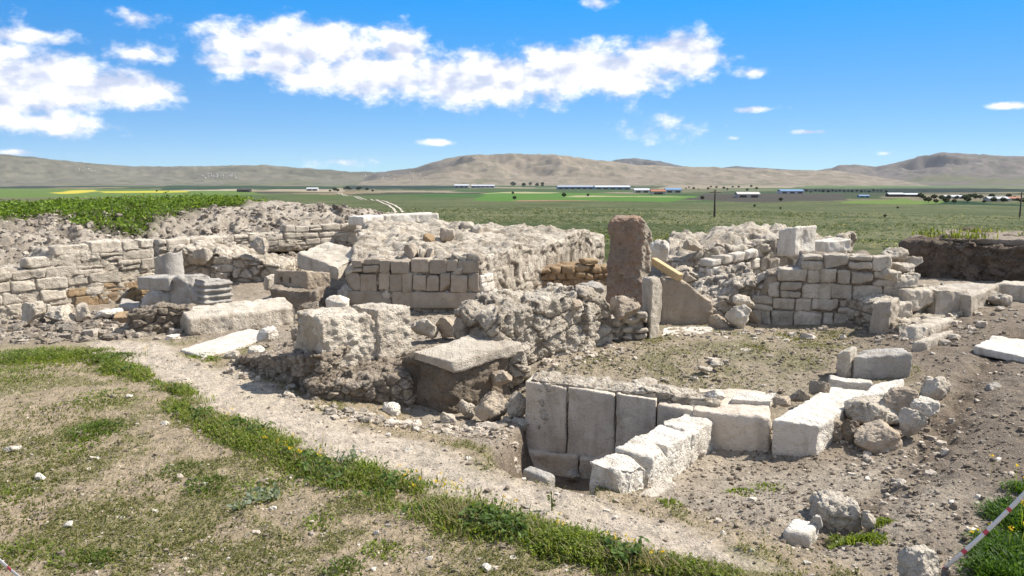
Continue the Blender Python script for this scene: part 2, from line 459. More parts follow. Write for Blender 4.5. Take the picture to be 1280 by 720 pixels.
plain('shed_white', (.5, .52, .55), .6, .06, .1)
plain('shed_blue', (.17, .27, .42), .5, .08, .1)
plain('shed_grey', (.33, .36, .42), .6, .1, .1)
plain('shed_wall', (.5, .48, .45), .8, .1, .1)
plain('roof_red', (.35, .15, .09), .8, .1, .1)
plain('house_wall', (.45, .42, .39), .8, .1, .1)
plain('dark_wall', (.06, .05, .05), .8, .1, .1)
plain('far_leaf', (.03, .045, .02), .9, .4, .6)
plain('bark', (.09, .07, .05), .9)
# ------------------------------------------------------------------ terrain
_LR = np.log(np.array([20, 25, 40, 120, 400, 1500, 4000, 14000.]))
_LZ = np.array([.45, .1, -1.1, -3.4, -8, -20, -28, -31.])
def zfar(r): return np.interp(np.log(np.maximum(r, 1.)), _LR, _LZ)
CTRL = [W(*p) for p in [
    (0, 720, 0), (320, 720, .0), (640, 720, 0), (960, 720, .02), (1280, 720, .06), (0, 560, .0), (200, 560, 0), (400, 620, 0), (0, 440, 0), (130, 432, 0), (300, 465, 0),
    (420, 515, 0), (560, 560, -.02), (600, 610, 0), (740, 615, -.02), (800, 650, 0), (60, 408, -.02), (200, 402, 0), (300, 420, 0),
    (480, 528, -.12), (540, 535, -.3), (620, 525, -.3), (640, 505, -.25), (590, 550, -.12),
    (700, 452, .08), (900, 440, .06), (1000, 405, .0), (800, 415, .06), (750, 430, .06), (1060, 425, .05),
    (1200, 430, .16), (1280, 420, .22), (1200, 500, .06), (1280, 520, .12), (1150, 620, .02), (1000, 640, -.12), (900, 660, -.05), (870, 610, -.24),
    (920, 582, -.32), (1000, 590, -.28), (1080, 575, -.28), (1150, 540, -.12), (1250, 385, .3), (1200, 352, .3),
    (100, 312, .70), (0, 322, .62), (200, 296, .76), (320, 290, .78), (430, 286, .8),
    (0, 286, 1.0), (110, 277, 1.1), (210, 267, 1.2), (310, 253, 1.4), (400, 253, 1.4), (450, 263, 1.2), (-250, 300, 1.0), (-200, 400, .1),
    (50, 385, .0), (190, 370, .0), (420, 380, .0), (600, 395, .0), (660, 370, 0.05), (560, 420, .05)]]
CTRL += [np.array(p) for p in [(-22, 34, .80), (-13, 34, .84), (-30, 24, .95), (-9, 30, 1.12), (-16, 25, 1.0), (-4, 24, .7), (0, 20, .45), (5, 20, .4), (9, 20, .35), (2, 18, .5), (6, 18, .45),
         (0, 30, -.3), (10, 30, -.3), (20, 30, -.3), (14, 17, .35), (20, 18, .4), (14, 12, .28), (14, 6, .15), (-14, 6, .0), (-14, 10, .05), (8, 3, .08), (-8, 3, 0), (0, -6, 0), (10, -6, .1), (-10, -6, 0),
         (0, 1, 0), (4, 1, 0.03), (-4, 1, 0), (16, 0, .1), (-16, 0, 0), (-3, 29, .2)]]
CTRL = np.array(CTRL)
def _solve():
    P = CTRL[:, :2]
    D = np.hypot(*(P[:, None]-P[None]).transpose(2, 0, 1))
    return np.linalg.solve(D-np.eye(len(P))*.25, CTRL[:, 2]-.1)
_RW = _solve()
PIT = [W(612, 556, 0), W(628, 574, 0), W(655, 592, 0), W(700, 603, 0), W(735, 610, 0), W(760, 600, -.2), W(905, 560, -.3), W(870, 545, -.4), W(660, 585, -.66)+[0, .35, 0], W(640, 560, -.3)]
TRENCH = [W(x, y, .02) for x, y in ((1275, 436), (1225, 480), (1180, 535), (1120, 590), (1075, 625), (1010, 660))]
HOLE = [W(1022, 668, 0), W(1100, 668, 0), W(1095, 640, 0), W(1030, 640, 0)]
PATH = [W(x, y, 0) for x, y in ((105, 428), (140, 424), (215, 428), (240, 452), (330, 468), (400, 505), (470, 530), (540, 545), (620, 590), (740, 615), (830, 640), (1000, 720), (905, 722), (780, 690), (600, 640), (430, 590), (290, 525), (200, 480), (120, 440))]
GRASSLINE = [W(x, y, 0) for x, y in ((120, 452), (200, 478), (250, 522), (330, 556), (430, 596), (520, 628), (600, 652), (700, 684), (790, 706), (900, 728), (1020, 760))]
def polylined(x, y, pts):
    d = np.full(x.shape, 1e9); tt = np.zeros(x.shape)
    for i in range(len(pts)-1):
        a, b = pts[i][:2], pts[i+1][:2]; e = b-a
        t = np.clip(((x-a[0])*e[0]+(y-a[1])*e[1])/(e@e), 0, 1)
        q = np.hypot(x-a[0]-e[0]*t, y-a[1]-e[1]*t)
        m = q < d; d = np.where(m, q, d); tt = np.where(m, i+t, tt)
    return d, tt
def ground_z(x, y):
    x = np.asarray(x, float); y = np.asarray(y, float)
    sh = x.shape; x = x.ravel(); y = y.ravel()
    r = np.hypot(x, y); az = np.degrees(np.arctan2(x, y))
    z = zfar(np.where(np.abs(az) > 90, np.minimum(r, 60), r))
    near = r < 75
    if near.any():
        X, Y, R = x[near], y[near], r[near]
        zn = np.full(X.shape, .1)
        for k in range(len(CTRL)): zn = zn + _RW[k]*np.hypot(X-CTRL[k, 0], Y-CTRL[k, 1])
        # trampled yard, rough cut slope at the back left
        slope = sstep(.25, .6, zn)*sstep(-2.0, -3.4, X)*sstep(11.5, 13, Y)
        flat = sstep(34, 24, Y)*sstep(18.5, 20, Y)*0
        n = .030*fbm2(X*1.1, Y*1.1, 4, 3) + .018*fbm2(X*5, Y*5, 4, 8, .6)+.017*fbm2(X*14, Y*14, 4, 12, .68)
        zn = zn+n*(1-slope*.2)
        if (slope > .02).any():
            m = slope > .02
            p = np.stack([X[m], Y[m], zn[m]], 1)
            w1, w2, c = worley3(p*np.array([2.6, 2.6, 3.2])+.4*fbm3(p*3, 3, 5)[:, None], 21)
            crest = sstep(1.25, 1.0, zn[m])*.6+.4
            zn[m] += slope[m]*crest*(.2*(c-.5)*sstep(0, .3, w2-w1)+.2*fbm3(p*2.0, 4, 31)+.13*fbm3(p*7, 4, 33, .62))
        # sounding pit against the orthostats, small drain trench on the right, hole
        d = polydist(X, Y, PIT)+.06*fbm2(X*4, Y*4, 3, 41)
        zn = np.minimum(zn, zn + ((-.68)-zn)*sstep(.06, -.14, d))
        d, t = polylined(X, Y, TRENCH)
        side = sstep(.05, .28, d)
        zn = zn - (.05+.08*fbm2(X*4, Y*4, 4, 44))*(1-side)
        d = polydist(X, Y, HOLE)+.05*fbm2(X*5, Y*5, 3, 46)
        zn = zn - .10*sstep(.05, -.15, d)
        ra = np.where(az[near] < -9, 33, 24)
        rb = np.where(az[near] < -9, 72, 34)
        zs = np.where(az[near] < -9, zn, zn)
        k = sstep(0, 1, (R-ra)/(rb-ra))
        zf = z[near]
        z[near] = zs*(1-k)+zf*k
    far = r > 24
    if far.any():
        X, Y, R = x[far], y[far], r[far]
        a = np.clip((R-24)/60, 0, 1)*np.clip(R/400, .12, 1.6)
        z[far] += a*(1.2*fbm2(X/90, Y/90, 3, 51)) + np.clip((R-24)/20, 0, 1)*.06*fbm2(X*.9, Y*.9, 3, 53)
    return z.reshape(sh)
def gz(x, y): return float(ground_z(np.array([x]), np.array([y]))[0])
def Wg(px, py, lo=2., hi=12000.):
    """point of the terrain seen at a pixel"""
    dx, dy, dz = ray(px, py)
    t = np.exp(np.linspace(math.log(lo), math.log(hi), 2500))
    x, y, z = dx*t, dy*t, CAMZ+dz*t
    g = ground_z(x, y)
    i = int(np.argmax(z < g))
    if i == 0: i = len(t)-1
    return np.array([x[i], y[i], g[i]])
# coarse field colours of the plain and painted cloud shadow, as terrain polygons
def fieldpoly(pts): 
    return [Wflat(px, py) for px, py in pts]
def Wflat(px, py):
    dx, dy, dz = ray(px, py)
    t = np.exp(np.linspace(math.log(20), math.log(13000), 4000))
    z = CAMZ+dz*t; g = zfar(np.hypot(dx*t, dy*t))
    i = int(np.argmax(z < g))
    if i == 0: i = len(t)-1
    return np.array([dx*t[i], dy*t[i], 0])
FIELDS_AND_SHADE = [
    ([(-60, 246), (-60, 236), (60, 236), (310, 238), (330, 244), (200, 247)], (.10, .15, .035)),
    ([(62, 241.5), (90, 238.4), (118, 237.4), (121, 239.8), (85, 242.2)], (.44, .37, .05)),
    ([(121, 239.3), (235, 238.6), (234, 240.4), (130, 240.6)], (.40, .36, .04)),
    ([(-60, 235), (-60, 230), (140, 229), (188, 231), (120, 234)], (.018, .032, .022)),  # dark band of cloud shadow painted into the ground colour
    ([(200, 238), (205, 231.5), (330, 232.5), (420, 233), (420, 236.5), (300, 236)], (.026, .05, .022)),
    ([(208, 237.8), (290, 236.4), (330, 238), (250, 239)], (.33, .28, .2)),
    ([(320, 238.5), (350, 236.5), (430, 237), (430, 240)], (.30, .25, .18)),
    ([(430, 236.5), (430, 232), (580, 232.5), (590, 236)], (.02, .034, .024)),
    ([(560, 240), (600, 235.5), (780, 236), (800, 240), (700, 241)], (.055, .085, .03)),
    ([(585, 250), (610, 240.5), (700, 241), (900, 246), (830, 253), (690, 253)], (.075, .15, .028)),
    ([(600, 242.5), (640, 240), (700, 240.4), (690, 242.4)], (.30, .28, .15)),
    ([(700, 246.4), (720, 244), (800, 245), (860, 246.4)], (.30, .27, .15)),
    ([(640, 250.5), (700, 250.5), (760, 252), (930, 259), (1015, 262), (930, 264.5), (780, 259), (690, 255.5)], (.25, .15, .09)),
    ([(800, 258), (800, 253), (880, 251), (1000, 255), (1015, 260.5), (930, 260)], (.03, .085, .02)),
    ([(850, 250), (880, 242), (1050, 242), (1060, 249), (960, 252)], (.06, .054, .042)),
    ([(1040, 257), (1060, 250), (1130, 248.5), (1190, 252), (1180, 259.5), (1100, 260)], (.11, .16, .035)),
    ([(1130, 268), (1150, 255), (1190, 252), (1330, 258), (1330, 269)], (.015, .04, .014)),
    ([(980, 240), (1000, 236), (1330, 236), (1330, 239.6), (1100, 241)], (.014, .024, .016)),
    ([(1000, 235), (1010, 231), (1330, 230), (1330, 234)], (.09, .13, .05)),
    ([(820, 236), (840, 231), (1000, 231), (990, 235)], (.24, .2, .14)),
    ([(1100, 247), (1110, 243), (1330, 244), (1330, 250), (1180, 251)], (.16, .14, .09)),
]
FIELDS_AND_SHADE = [(fieldpoly(p), c) for p, c in FIELDS_AND_SHADE]
CROP = [W(-330, 300, 1.0), W(0, 284, 1.02), W(25, 279, 1.05), W(42, 276, 1.08), W(75, 276, 1.08), W(90, 282, 1.05), W(165, 280, 1.08), W(205, 271, 1.15), W(260, 262, 1.25), W(308, 253.5, 1.4), np.array([-9.3, 26, 0]), np.array([-10.5, 35, 0]), np.array([-30, 36, 0])]
def ground_color(x, y, z):
    r = np.hypot(x, y)
    C = np.empty((len(x), 3)); soil = np.ones(len(x))
    mixto = lambda m, c: C.__setitem__(slice(None), C*(1-m[:, None])+np.array(c)*m[:, None])
    C[:] = (.335, .285, .225)
    n1 = fbm2(x*.8, y*.8, 4, 61); n2 = fbm2(x*3.1, y*3.1, 4, 62); n3 = fbm2(x*.35, y*.35, 3, 63)
    mixto(sstep(-.1, .35, n1)*.6, (.235, .19, .145))
    # bank in the foreground: drier, speckled with tiny weeds
    bank = sstep(.3, -.2, x+.9*(y-4.6)-1.0+.3*n1)*sstep(9.9, 9.0, y+.5*n1)
    mixto(bank*.85, (.33, .262, .178))
    mixto(bank*sstep(-.1, .35, n2+.4*n1)*.5, (.19, .19, .08))
    mixto(bank*sstep(.28, .5, n3+.3*n2)*.5, (.42, .36, .28))
    right = sstep(2.2, 3.4, x-.05*y)*sstep(12, 9, y)
    mixto(right*.85, (.175, .142, .11))
    room = sstep(.3, .8, x)*sstep(6.4, 7.0, y)*sstep(11.4, 10.6, y)*sstep(4.4, 3.6, x-.1*(y-7))
    mixto(room*.85, (.30, .25, .18))
    mixto(room*sstep(-.05, .3, n2)*.5, (.14, .135, .065))
    cut = sstep(.3, .6, z)*sstep(-2.5, -3.6, x)*sstep(12.5, 14, y)*sstep(40, 34, y)
    mixto(cut*.9, (.38, .335, .28)); mixto(cut*sstep(-.1, .25, n2+.5*n1)*.6, (.20, .165, .13))
    dp = polydist(x, y, PATH)+.10*n2
    mixto(sstep(.12, -.18, dp)*.85, (.49, .42, .34))
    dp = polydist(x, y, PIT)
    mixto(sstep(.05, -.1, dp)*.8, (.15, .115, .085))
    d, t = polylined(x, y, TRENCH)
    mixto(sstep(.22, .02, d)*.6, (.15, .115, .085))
    # beyond the dig: scrubby slope, then the plain
    sl = np.maximum(sstep(20.5, 24, y+.6*n1*3)*sstep(-4.2, -2.8, x-.22*(y-22)+.5*n1), sstep(15.2, 16.6, y+.8*n1)*sstep(-.5, 1, x))
    sl = np.maximum(sl, sstep(35, 38, r))
    sl = np.where((y < 10), sstep(30, 40, r), sl)
    soil *= 1-sl
    base = np.empty_like(C)
    g1 = fbm2(x/14, y/14, 4, 71); g2 = fbm2(x*1.4, y*1.4, 4, 72, .65); g3 = fbm2(x/60, y/60, 3, 73)
    k = sstep(-.35, .4, g1+.9*g2)
    base[:] = np.array((.05, .066, .022))*(1-k[:, None])+np.array((.125, .128, .064))*k[:, None]
    k = sstep(60, 260, r)*.5; base[:] = base*(1-k[:, None])+np.array((.085, .098, .042))*k[:, None]
    far = r > 350
    if far.any():
        X, Y = x[far], y[far]
        p = np.stack([(X*.94+Y*.34)/260, (Y*.94-X*.34)/420, np.zeros(len(X))], 1)
        _, _, c = worley3(p, 77)
        pal = np.array([(.07, .10, .035), (.035, .06, .022), (.13, .125, .07), (.21, .165, .105), (.09, .11, .045), (.045, .05, .03), (.25, .21, .145), (.045, .10, .025)])
        cc = pal[(c*7.99).astype(int)]
        k = sstep(420, 800, r[far])[:, None]*.85
        base[far] = base[far]*(1-k)+cc*k
        for poly, col in FIELDS_AND_SHADE:
            P = np.array(poly); lo, hi = P.min(0), P.max(0)
            m = (X > lo[0]-40) & (X < hi[0]+40) & (Y > lo[1]-60) & (Y < hi[1]+60)
            if m.any():
                ids = np.where(far)[0][m]
                d = polydist(x[ids], y[ids], poly)
                w = sstep(.004, -.004, d/r[ids])[:, None]
                base[ids] = base[ids]*(1-w)+np.array(col)*w
    for poly, col in FIELDS_AND_SHADE: pass
    C = C*(1-sl[:, None])+base*sl[:, None]
    dc = polydist(x, y, CROP)
    k = sstep(.3, -.2, dc)[:, None]; C = C*(1-k)+np.array((.06, .065, .025))*k
    return C, soil
def build_ground():
    def geo(a, b, g):
        n = max(int(math.log(b/a)/g), 1)
        return a*np.exp(np.arange(n)*math.log(b/a)/n)
    R = np.concatenate([geo(.3, 2, .08), geo(2, 3.6, .006), geo(3.6, 24, .0030), geo(24, 60, .008), geo(60, 14000, .016), [14000.]])
    a1 = np.linspace(-41, 41, 800); a2 = np.linspace(41, 319, 92)[1:-1]
    A = np.radians(np.concatenate([a1, a2]))
    X = R[:, None]*np.sin(A)[None]; Y = R[:, None]*np.cos(A)[None]
    x, y = X.ravel(), Y.ravel()
    z = ground_z(x, y)
    c, soil = ground_color(x, y, z)
    nr, na = X.shape
    I = np.arange(nr*na).reshape(nr, na); J = np.roll(I, -1, 1)
    F = np.stack([I[:-1], I[1:], J[1:], J[:-1]], -1).reshape(-1, 4)[:, ::-1]
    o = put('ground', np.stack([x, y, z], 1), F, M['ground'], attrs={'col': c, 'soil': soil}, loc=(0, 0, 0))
    tag(o, kind='structure')
build_ground()

# ------------------------------------------------------------------ hills
def build_hills():
    ridges = [
        (6800, 1500, [(-300, 200), (-150, 190), (0, 193), (60, 199), (120, 205), (180, 209), (250, 208), (330, 207), (380, 210), (440, 215), (500, 216), (560, 222), (640, 230)], 0),
        (6200, 1500, [(430, 231), (470, 217), (520, 209), (560, 198), (590, 193.5), (640, 192.5), (690, 193), (730, 198), (760, 202), (800, 206), (860, 209), (900, 210), (960, 212), (1040, 214), (1100, 222), (1200, 229)], 1),
        (9000, 1500, [(700, 222), (740, 207), (770, 200), (795, 198), (830, 203), (860, 209), (900, 210), (920, 207.5), (950, 210), (1000, 213), (1060, 220)], 2),
        (7600, 1600, [(960, 228), (1000, 216), (1040, 211), (1048, 207), (1070, 205.5), (1095, 209), (1120, 204), (1150, 196), (1180, 191), (1200, 191.5), (1240, 194), (1280, 196), (1400, 198), (1600, 208), (1800, 222)], 3)]
    az = np.radians(np.linspace(-44, 44, 900)); R = np.linspace(3500, 11500, 200)
    A, RR = np.meshgrid(az, R); x, y = RR*np.sin(A), RR*np.cos(A)
    x = x.ravel(); y = y.ravel()
    best = np.full(x.shape, -40.); col = np.tile(np.array((.16, .15, .09)), (len(x), 1))
    a = np.arctan2(x, y); rr = np.hypot(x, y)
    n = fbm2(x/900, y/900, 5, 81, .55); rg = 1-np.abs(fbm2(x/620+3, y/620, 5, 85, .55))*2; n2 = fbm2(x/160, y/160, 4, 88, .6)
    cols = [(.15, .14, .105), (.225, .188, .14), (.105, .10, .10), (.15, .13, .115)]
    for r0, w, pts, k in ridges:
        pa = np.array([math.atan2(px-640, FPX*CP-(0)*SP) for px, _ in pts])
        ps = []
        for px, py in pts:
            dx, dy, dz = ray(px, py); pa_ = math.atan2(dx, dy); ps.append((pa_, dz/math.hypot(dx, dy)))
        ps = np.array(ps)
        top = CAMZ+np.interp(a, ps[:, 0], ps[:, 1], left=-.03, right=-.03)*r0
        top = np.where((a < ps[0, 0]) | (a > ps[-1, 0]), -60, top)
        t = (rr-r0)/w
        b = np.exp(-np.abs(t)**1.7*1.3)
        body = b*(1+.42*(rg-.75)*(1-b**6)*1.5)+.05*n*(1-b)
        h = -36+(top+36)*np.clip(body, 0, 1.0)*sstep(3700, 5000, rr)
        m = h > best
        cc = np.array(cols[k])*(1+.5*n2[:, None]*.5)
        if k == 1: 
            q = (sstep(.12, -.06, a+.06+.25*n)*sstep(.35, .75, b))[:, None]*.8; cc = cc*(1-q)+np.array((.09, .083, .078))*q  # cloud shadow painted dark over the upper left of the middle hill
        if k == 0:
            q = sstep(.05, .3, n+.2*n2)[:, None]*.7; cc = cc*(1-q)+np.array((.085, .085, .06))*q
        if k == 3:
            q = (sstep(.0, .3, n2)*sstep(.55, .25, b))[:, None]*.6; cc = cc*(1-q)+np.array((.10, .12, .055))*q
        q = (sstep(.38, .12, b)*sstep(-.15, .2, n2+n))[:, None]*.75; cc = cc*(1-q)+np.array((.12, .125, .06))*q
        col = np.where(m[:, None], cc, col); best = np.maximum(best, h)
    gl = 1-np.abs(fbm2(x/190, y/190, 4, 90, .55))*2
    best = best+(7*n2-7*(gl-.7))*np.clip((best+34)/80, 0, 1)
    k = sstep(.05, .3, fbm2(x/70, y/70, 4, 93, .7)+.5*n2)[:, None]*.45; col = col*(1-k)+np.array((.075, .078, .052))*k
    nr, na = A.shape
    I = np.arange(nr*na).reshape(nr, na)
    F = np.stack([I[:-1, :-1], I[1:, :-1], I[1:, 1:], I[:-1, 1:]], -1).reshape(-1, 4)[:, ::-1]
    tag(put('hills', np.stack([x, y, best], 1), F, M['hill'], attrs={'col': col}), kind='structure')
build_hills()

# ------------------------------------------------------------------ sky, sun, camera
SUNV = Vector((.84, .22, 1.0)).normalized()
EL = math.asin(SUNV.z); AZ = math.atan2(SUNV.x, SUNV.y)
def build_world():
    w = bpy.data.worlds.new('World'); S.world = w; w.use_nodes = True
    nt = w.node_tree; nt.nodes.clear(); L = nt.links.new
    N = lambda t, **k: _nn(nt, t, k)
    def mth(op, a, b=None, c=None):
        n = N('ShaderNodeMath', operation=op)
        for i, v in enumerate((a, b, c)):
            if v is None: continue
            if hasattr(v, 'is_linked'): L(v, n.inputs[i])
            else: n.inputs[i].default_value = v
        return n.outputs[0]
    tc = N('ShaderNodeTexCoord').outputs['Generated']
    sx = N('ShaderNodeSeparateXYZ'); L(tc, sx.inputs[0])
    X, Y, Z = sx.outputs
    sky = N('ShaderNodeTexSky', sky_type='NISHITA'); sky.sun_disc = False
    sky.sun_elevation = EL; sky.sun_rotation = AZ; sky.altitude = 1200; sky.air_density = 1.0; sky.dust_density = .25; sky.ozone_density = 2.2
    # the photographed sky deepens quickly above the horizon: steeper elevation scale
    hx = mth('SQRT', mth('ADD', mth('MULTIPLY', X, X), mth('MULTIPLY', Y, Y)))
    cz = N('ShaderNodeCombineXYZ'); L(mth('ADD', mth('MULTIPLY', X, .3), mth('MULTIPLY', hx, .32)), cz.inputs[0]); L(Y, cz.inputs[1]); L(mth('ADD', mth('MULTIPLY', Z, 1.9), .04), cz.inputs[2])
    nm = N('ShaderNodeVectorMath', operation='NORMALIZE'); L(cz.outputs[0], nm.inputs[0]); L(nm.outputs[0], sky.inputs[0])
    hs = N('ShaderNodeHueSaturation'); hs.inputs['Saturation'].default_value = SKY_SAT; hs.inputs['Value'].default_value = SKY_VAL; 
    tl0 = N('ShaderNodeMapRange'); L(Z, tl0.inputs[0]); tl0.inputs[1].default_value = .0; tl0.inputs[2].default_value = .24
    tl = N('ShaderNodeMath', operation='POWER'); L(tl0.outputs[0], tl.inputs[0]); tl.inputs[1].default_value = 1.5
    tn = N('ShaderNodeMix', data_type='RGBA'); L(tl.outputs[0], tn.inputs[0]); tn.inputs[6].default_value = (.60, .79, .87, 1); tn.inputs[7].default_value = (-.34, 1.0, 1.5, 1)
    tm = N('ShaderNodeMix', data_type='RGBA', blend_type='MULTIPLY'); tm.inputs[0].default_value = 1; L(sky.outputs[0], tm.inputs[6]); L(tn.outputs[2], tm.inputs[7]); L(tm.outputs[2], hs.inputs['Color'])
    # clouds on (azimuth, elevation) in degrees, a few ragged banks where the photograph has them
    az = mth('MULTIPLY', mth('ARCTAN2', X, Y), 57.2958); el = mth('MULTIPLY', mth('ARCSINE', Z), 57.2958)
    pv = N('ShaderNodeCombineXYZ'); L(az, pv.inputs[0]); L(el, pv.inputs[1])
    def cpos(px, py):
        dx, dy, dz = ray(px, py); h = math.hypot(dx, dy)
        return math.degrees(math.atan2(dx, dy)), math.degrees(math.atan2(dz, h))
    K = 1/16.5   # degrees per pixel near the top of the picture
    E = [(380, 58, 150, 36), (500, 60, 40, 34), (470, 95, 170, 32), (600, 100, 170, 42), (740, 88, 150, 42), (850, 70, 70, 36), (330, 80, 90, 16),
         (40, 105, 110, 44), (130, 110, 95, 30), (30, 45, 70, 12), (60, 155, 90, 18), (-30, 90, 90, 60), (175, 68, 50, 15), (172, 22, 32, 15),
         (945, 136, 30, 5.5), (1012, 165, 26, 3.6), (1262, 132, 26, 5), (545, 178, 30, 5), (940, 90, 26, 8), (820, 160, 60, 22), (425, 203, 50, 7), (20, 190, 26, 5), (745, 4, 26, 8), (917, 173, 16, 3.5), (1106, 192, 9, 3)]
    thin = {14: .75, 15: .55, 16: .7, 17: .55, 18: .55, 19: .34, 20: .3, 21: .75, 22: .55, 23: .4, 24: .4, 12: .62, 13: .6, 9: .75, 10: .72}
    best = None
    for i, (px, py, rx, ry) in enumerate(E):
        ca, ce = cpos(px, py); th = thin.get(i, 1.0)
        v = N('ShaderNodeVectorMath', operation='SUBTRACT'); L(pv.outputs[0], v.inputs[0]); v.inputs[1].default_value = (ca, ce, 0)
        s = N('ShaderNodeVectorMath', operation='MULTIPLY'); L(v.outputs[0], s.inputs[0]); s.inputs[1].default_value = (1/(rx*K), 1/(ry*K), 0)
        l = N('ShaderNodeVectorMath', operation='LENGTH'); L(s.outputs[0], l.inputs[0])
        f = mth('MULTIPLY', mth('SUBTRACT', 1.0, l.outputs['Value']), th)
        best = f if best is None else mth('SMOOTH_MAX', best, f, .12)
    def nz(scale, det, ro, off=(0, 0, 0), sy=1.5):
        mp = N('ShaderNodeMapping'); mp.inputs['Location'].default_value = off; mp.inputs['Scale'].default_value = (1, sy, 1); L(pv.outputs[0], mp.inputs[0])
        t = N('ShaderNodeTexNoise'); t.inputs['Scale'].default_value = scale; t.inputs['Detail'].default_value = det; t.inputs['Roughness'].default_value = ro; L(mp.outputs[0], t.inputs['Vector'])
        return t.outputs['Fac']
    n1 = nz(.42, 12, .60); n1s = nz(.42, 4, .5); n1b = nz(.42, 4, .5, (.5, -1.1, 0)); n2 = nz(1.6, 10, .62); n3 = nz(.16, 4, .5, (3, 8, 0))
    dens = mth('ADD', mth('ADD', mth('MULTIPLY', best, 1.0), mth('MULTIPLY', mth('SUBTRACT', n1, .5), 1.55)), mth('MULTIPLY', mth('SUBTRACT', n2, .5), .30))
    mr = N('ShaderNodeMapRange'); mr.interpolation_type = 'SMOOTHSTEP'; L(dens, mr.inputs[0]); mr.inputs[1].default_value = .03; mr.inputs[2].default_value = .60
    # unseen cumulus added overhead and behind the camera as fill light
    up = N('ShaderNodeMapRange'); L(mth('SUBTRACT', Z, mth('MULTIPLY', Y, .6)), up.inputs[0]); up.inputs[1].default_value = .0; up.inputs[2].default_value = .3
    mo = N('ShaderNodeMapping'); mo.inputs['Scale'].default_value = (3, 3, 2); L(tc, mo.inputs[0])
    to = N('ShaderNodeTexNoise'); to.inputs['Scale'].default_value = 1.3; to.inputs['Detail'].default_value = 6; L(mo.outputs[0], to.inputs['Vector'])
    ov = N('ShaderNodeMapRange'); L(to.outputs['Fac'], ov.inputs[0]); ov.inputs[1].default_value = .40; ov.inputs[2].default_value = .56
    ovm = mth('MULTIPLY', mth('MULTIPLY', ov.outputs[0], up.outputs[0]), OVERHEAD_FILL); cov = mr.outputs[0]
    # billow relief: compare the density with the density a little towards the sun
    sh = N('ShaderNodeMapRange'); sh.interpolation_type = 'SMOOTHSTEP'
    L(mth('ADD', mth('ADD', mth('MULTIPLY', mth('SUBTRACT', n1s, n1b), 1.7), mth('MULTIPLY', mth('SUBTRACT', n1, .5), .35)), mth('MULTIPLY', mth('SUBTRACT', n3, .5), .6)), sh.inputs[0])
    sh.inputs[1].default_value = -.42; sh.inputs[2].default_value = .34
    cm = N('ShaderNodeMix', data_type='RGBA'); L(sh.outputs[0], cm.inputs[0]); cm.inputs[6].default_value = CLOUD_LO; cm.inputs[7].default_value = CLOUD_HI
    fx = N('ShaderNodeMix', data_type='RGBA'); L(cov, fx.inputs[0]); L(hs.outputs[0], fx.inputs[6]); L(cm.outputs[2], fx.inputs[7])
    fo = N('ShaderNodeMix', data_type='RGBA'); L(ovm, fo.inputs[0]); L(fx.outputs[2], fo.inputs[6]); fo.inputs[7].default_value = (5.2, 4.85, 4.4, 1); fx = fo
    bg = N('ShaderNodeBackground'); bg.inputs['Strength'].default_value = SKY_STR; L(fx.outputs[2], bg.inputs[0])
    o = N('ShaderNodeOutputWorld'); L(bg.outputs[0], o.inputs[0])
SKY_STR = .10; SKY_SAT = 1.0; SKY_VAL = 1.0; OVERHEAD_FILL = .9
CLOUD_HI = (8.3, 8.2, 8.3, 1); CLOUD_LO = (4.0, 4.5, 5.9, 1)
build_world()
sl = bpy.data.lights.new('sun', 'SUN'); sl.energy = 5.0; sl.angle = math.radians(.53); sl.color = (1, .94, .84)
so = bpy.data.objects.new('sun', sl); COL.objects.link(so); so.location = (20, 10, 30)
so.rotation_euler = (-SUNV).to_track_quat('-Z', 'Y').to_euler()
cam = bpy.data.cameras.new('camera'); cam.lens = 27; cam.sensor_width = 36; cam.clip_start = .1; cam.clip_end = 40000
co = bpy.data.objects.new('camera', cam); COL.objects.link(co); co.location = (0, 0, CAMZ); co.rotation_euler = (PI/2-PITCH, 0, 0)
S.camera = co
S.render.resolution_x, S.render.resolution_y = 1024, 576
S.view_settings.view_transform = 'Standard'; S.view_settings.look = 'None'; S.view_settings.exposure = .64; S.view_settings.gamma = 1
S.cycles.use_denoising = True; S.cycles.max_bounces = 5; S.cycles.diffuse_bounces = 3
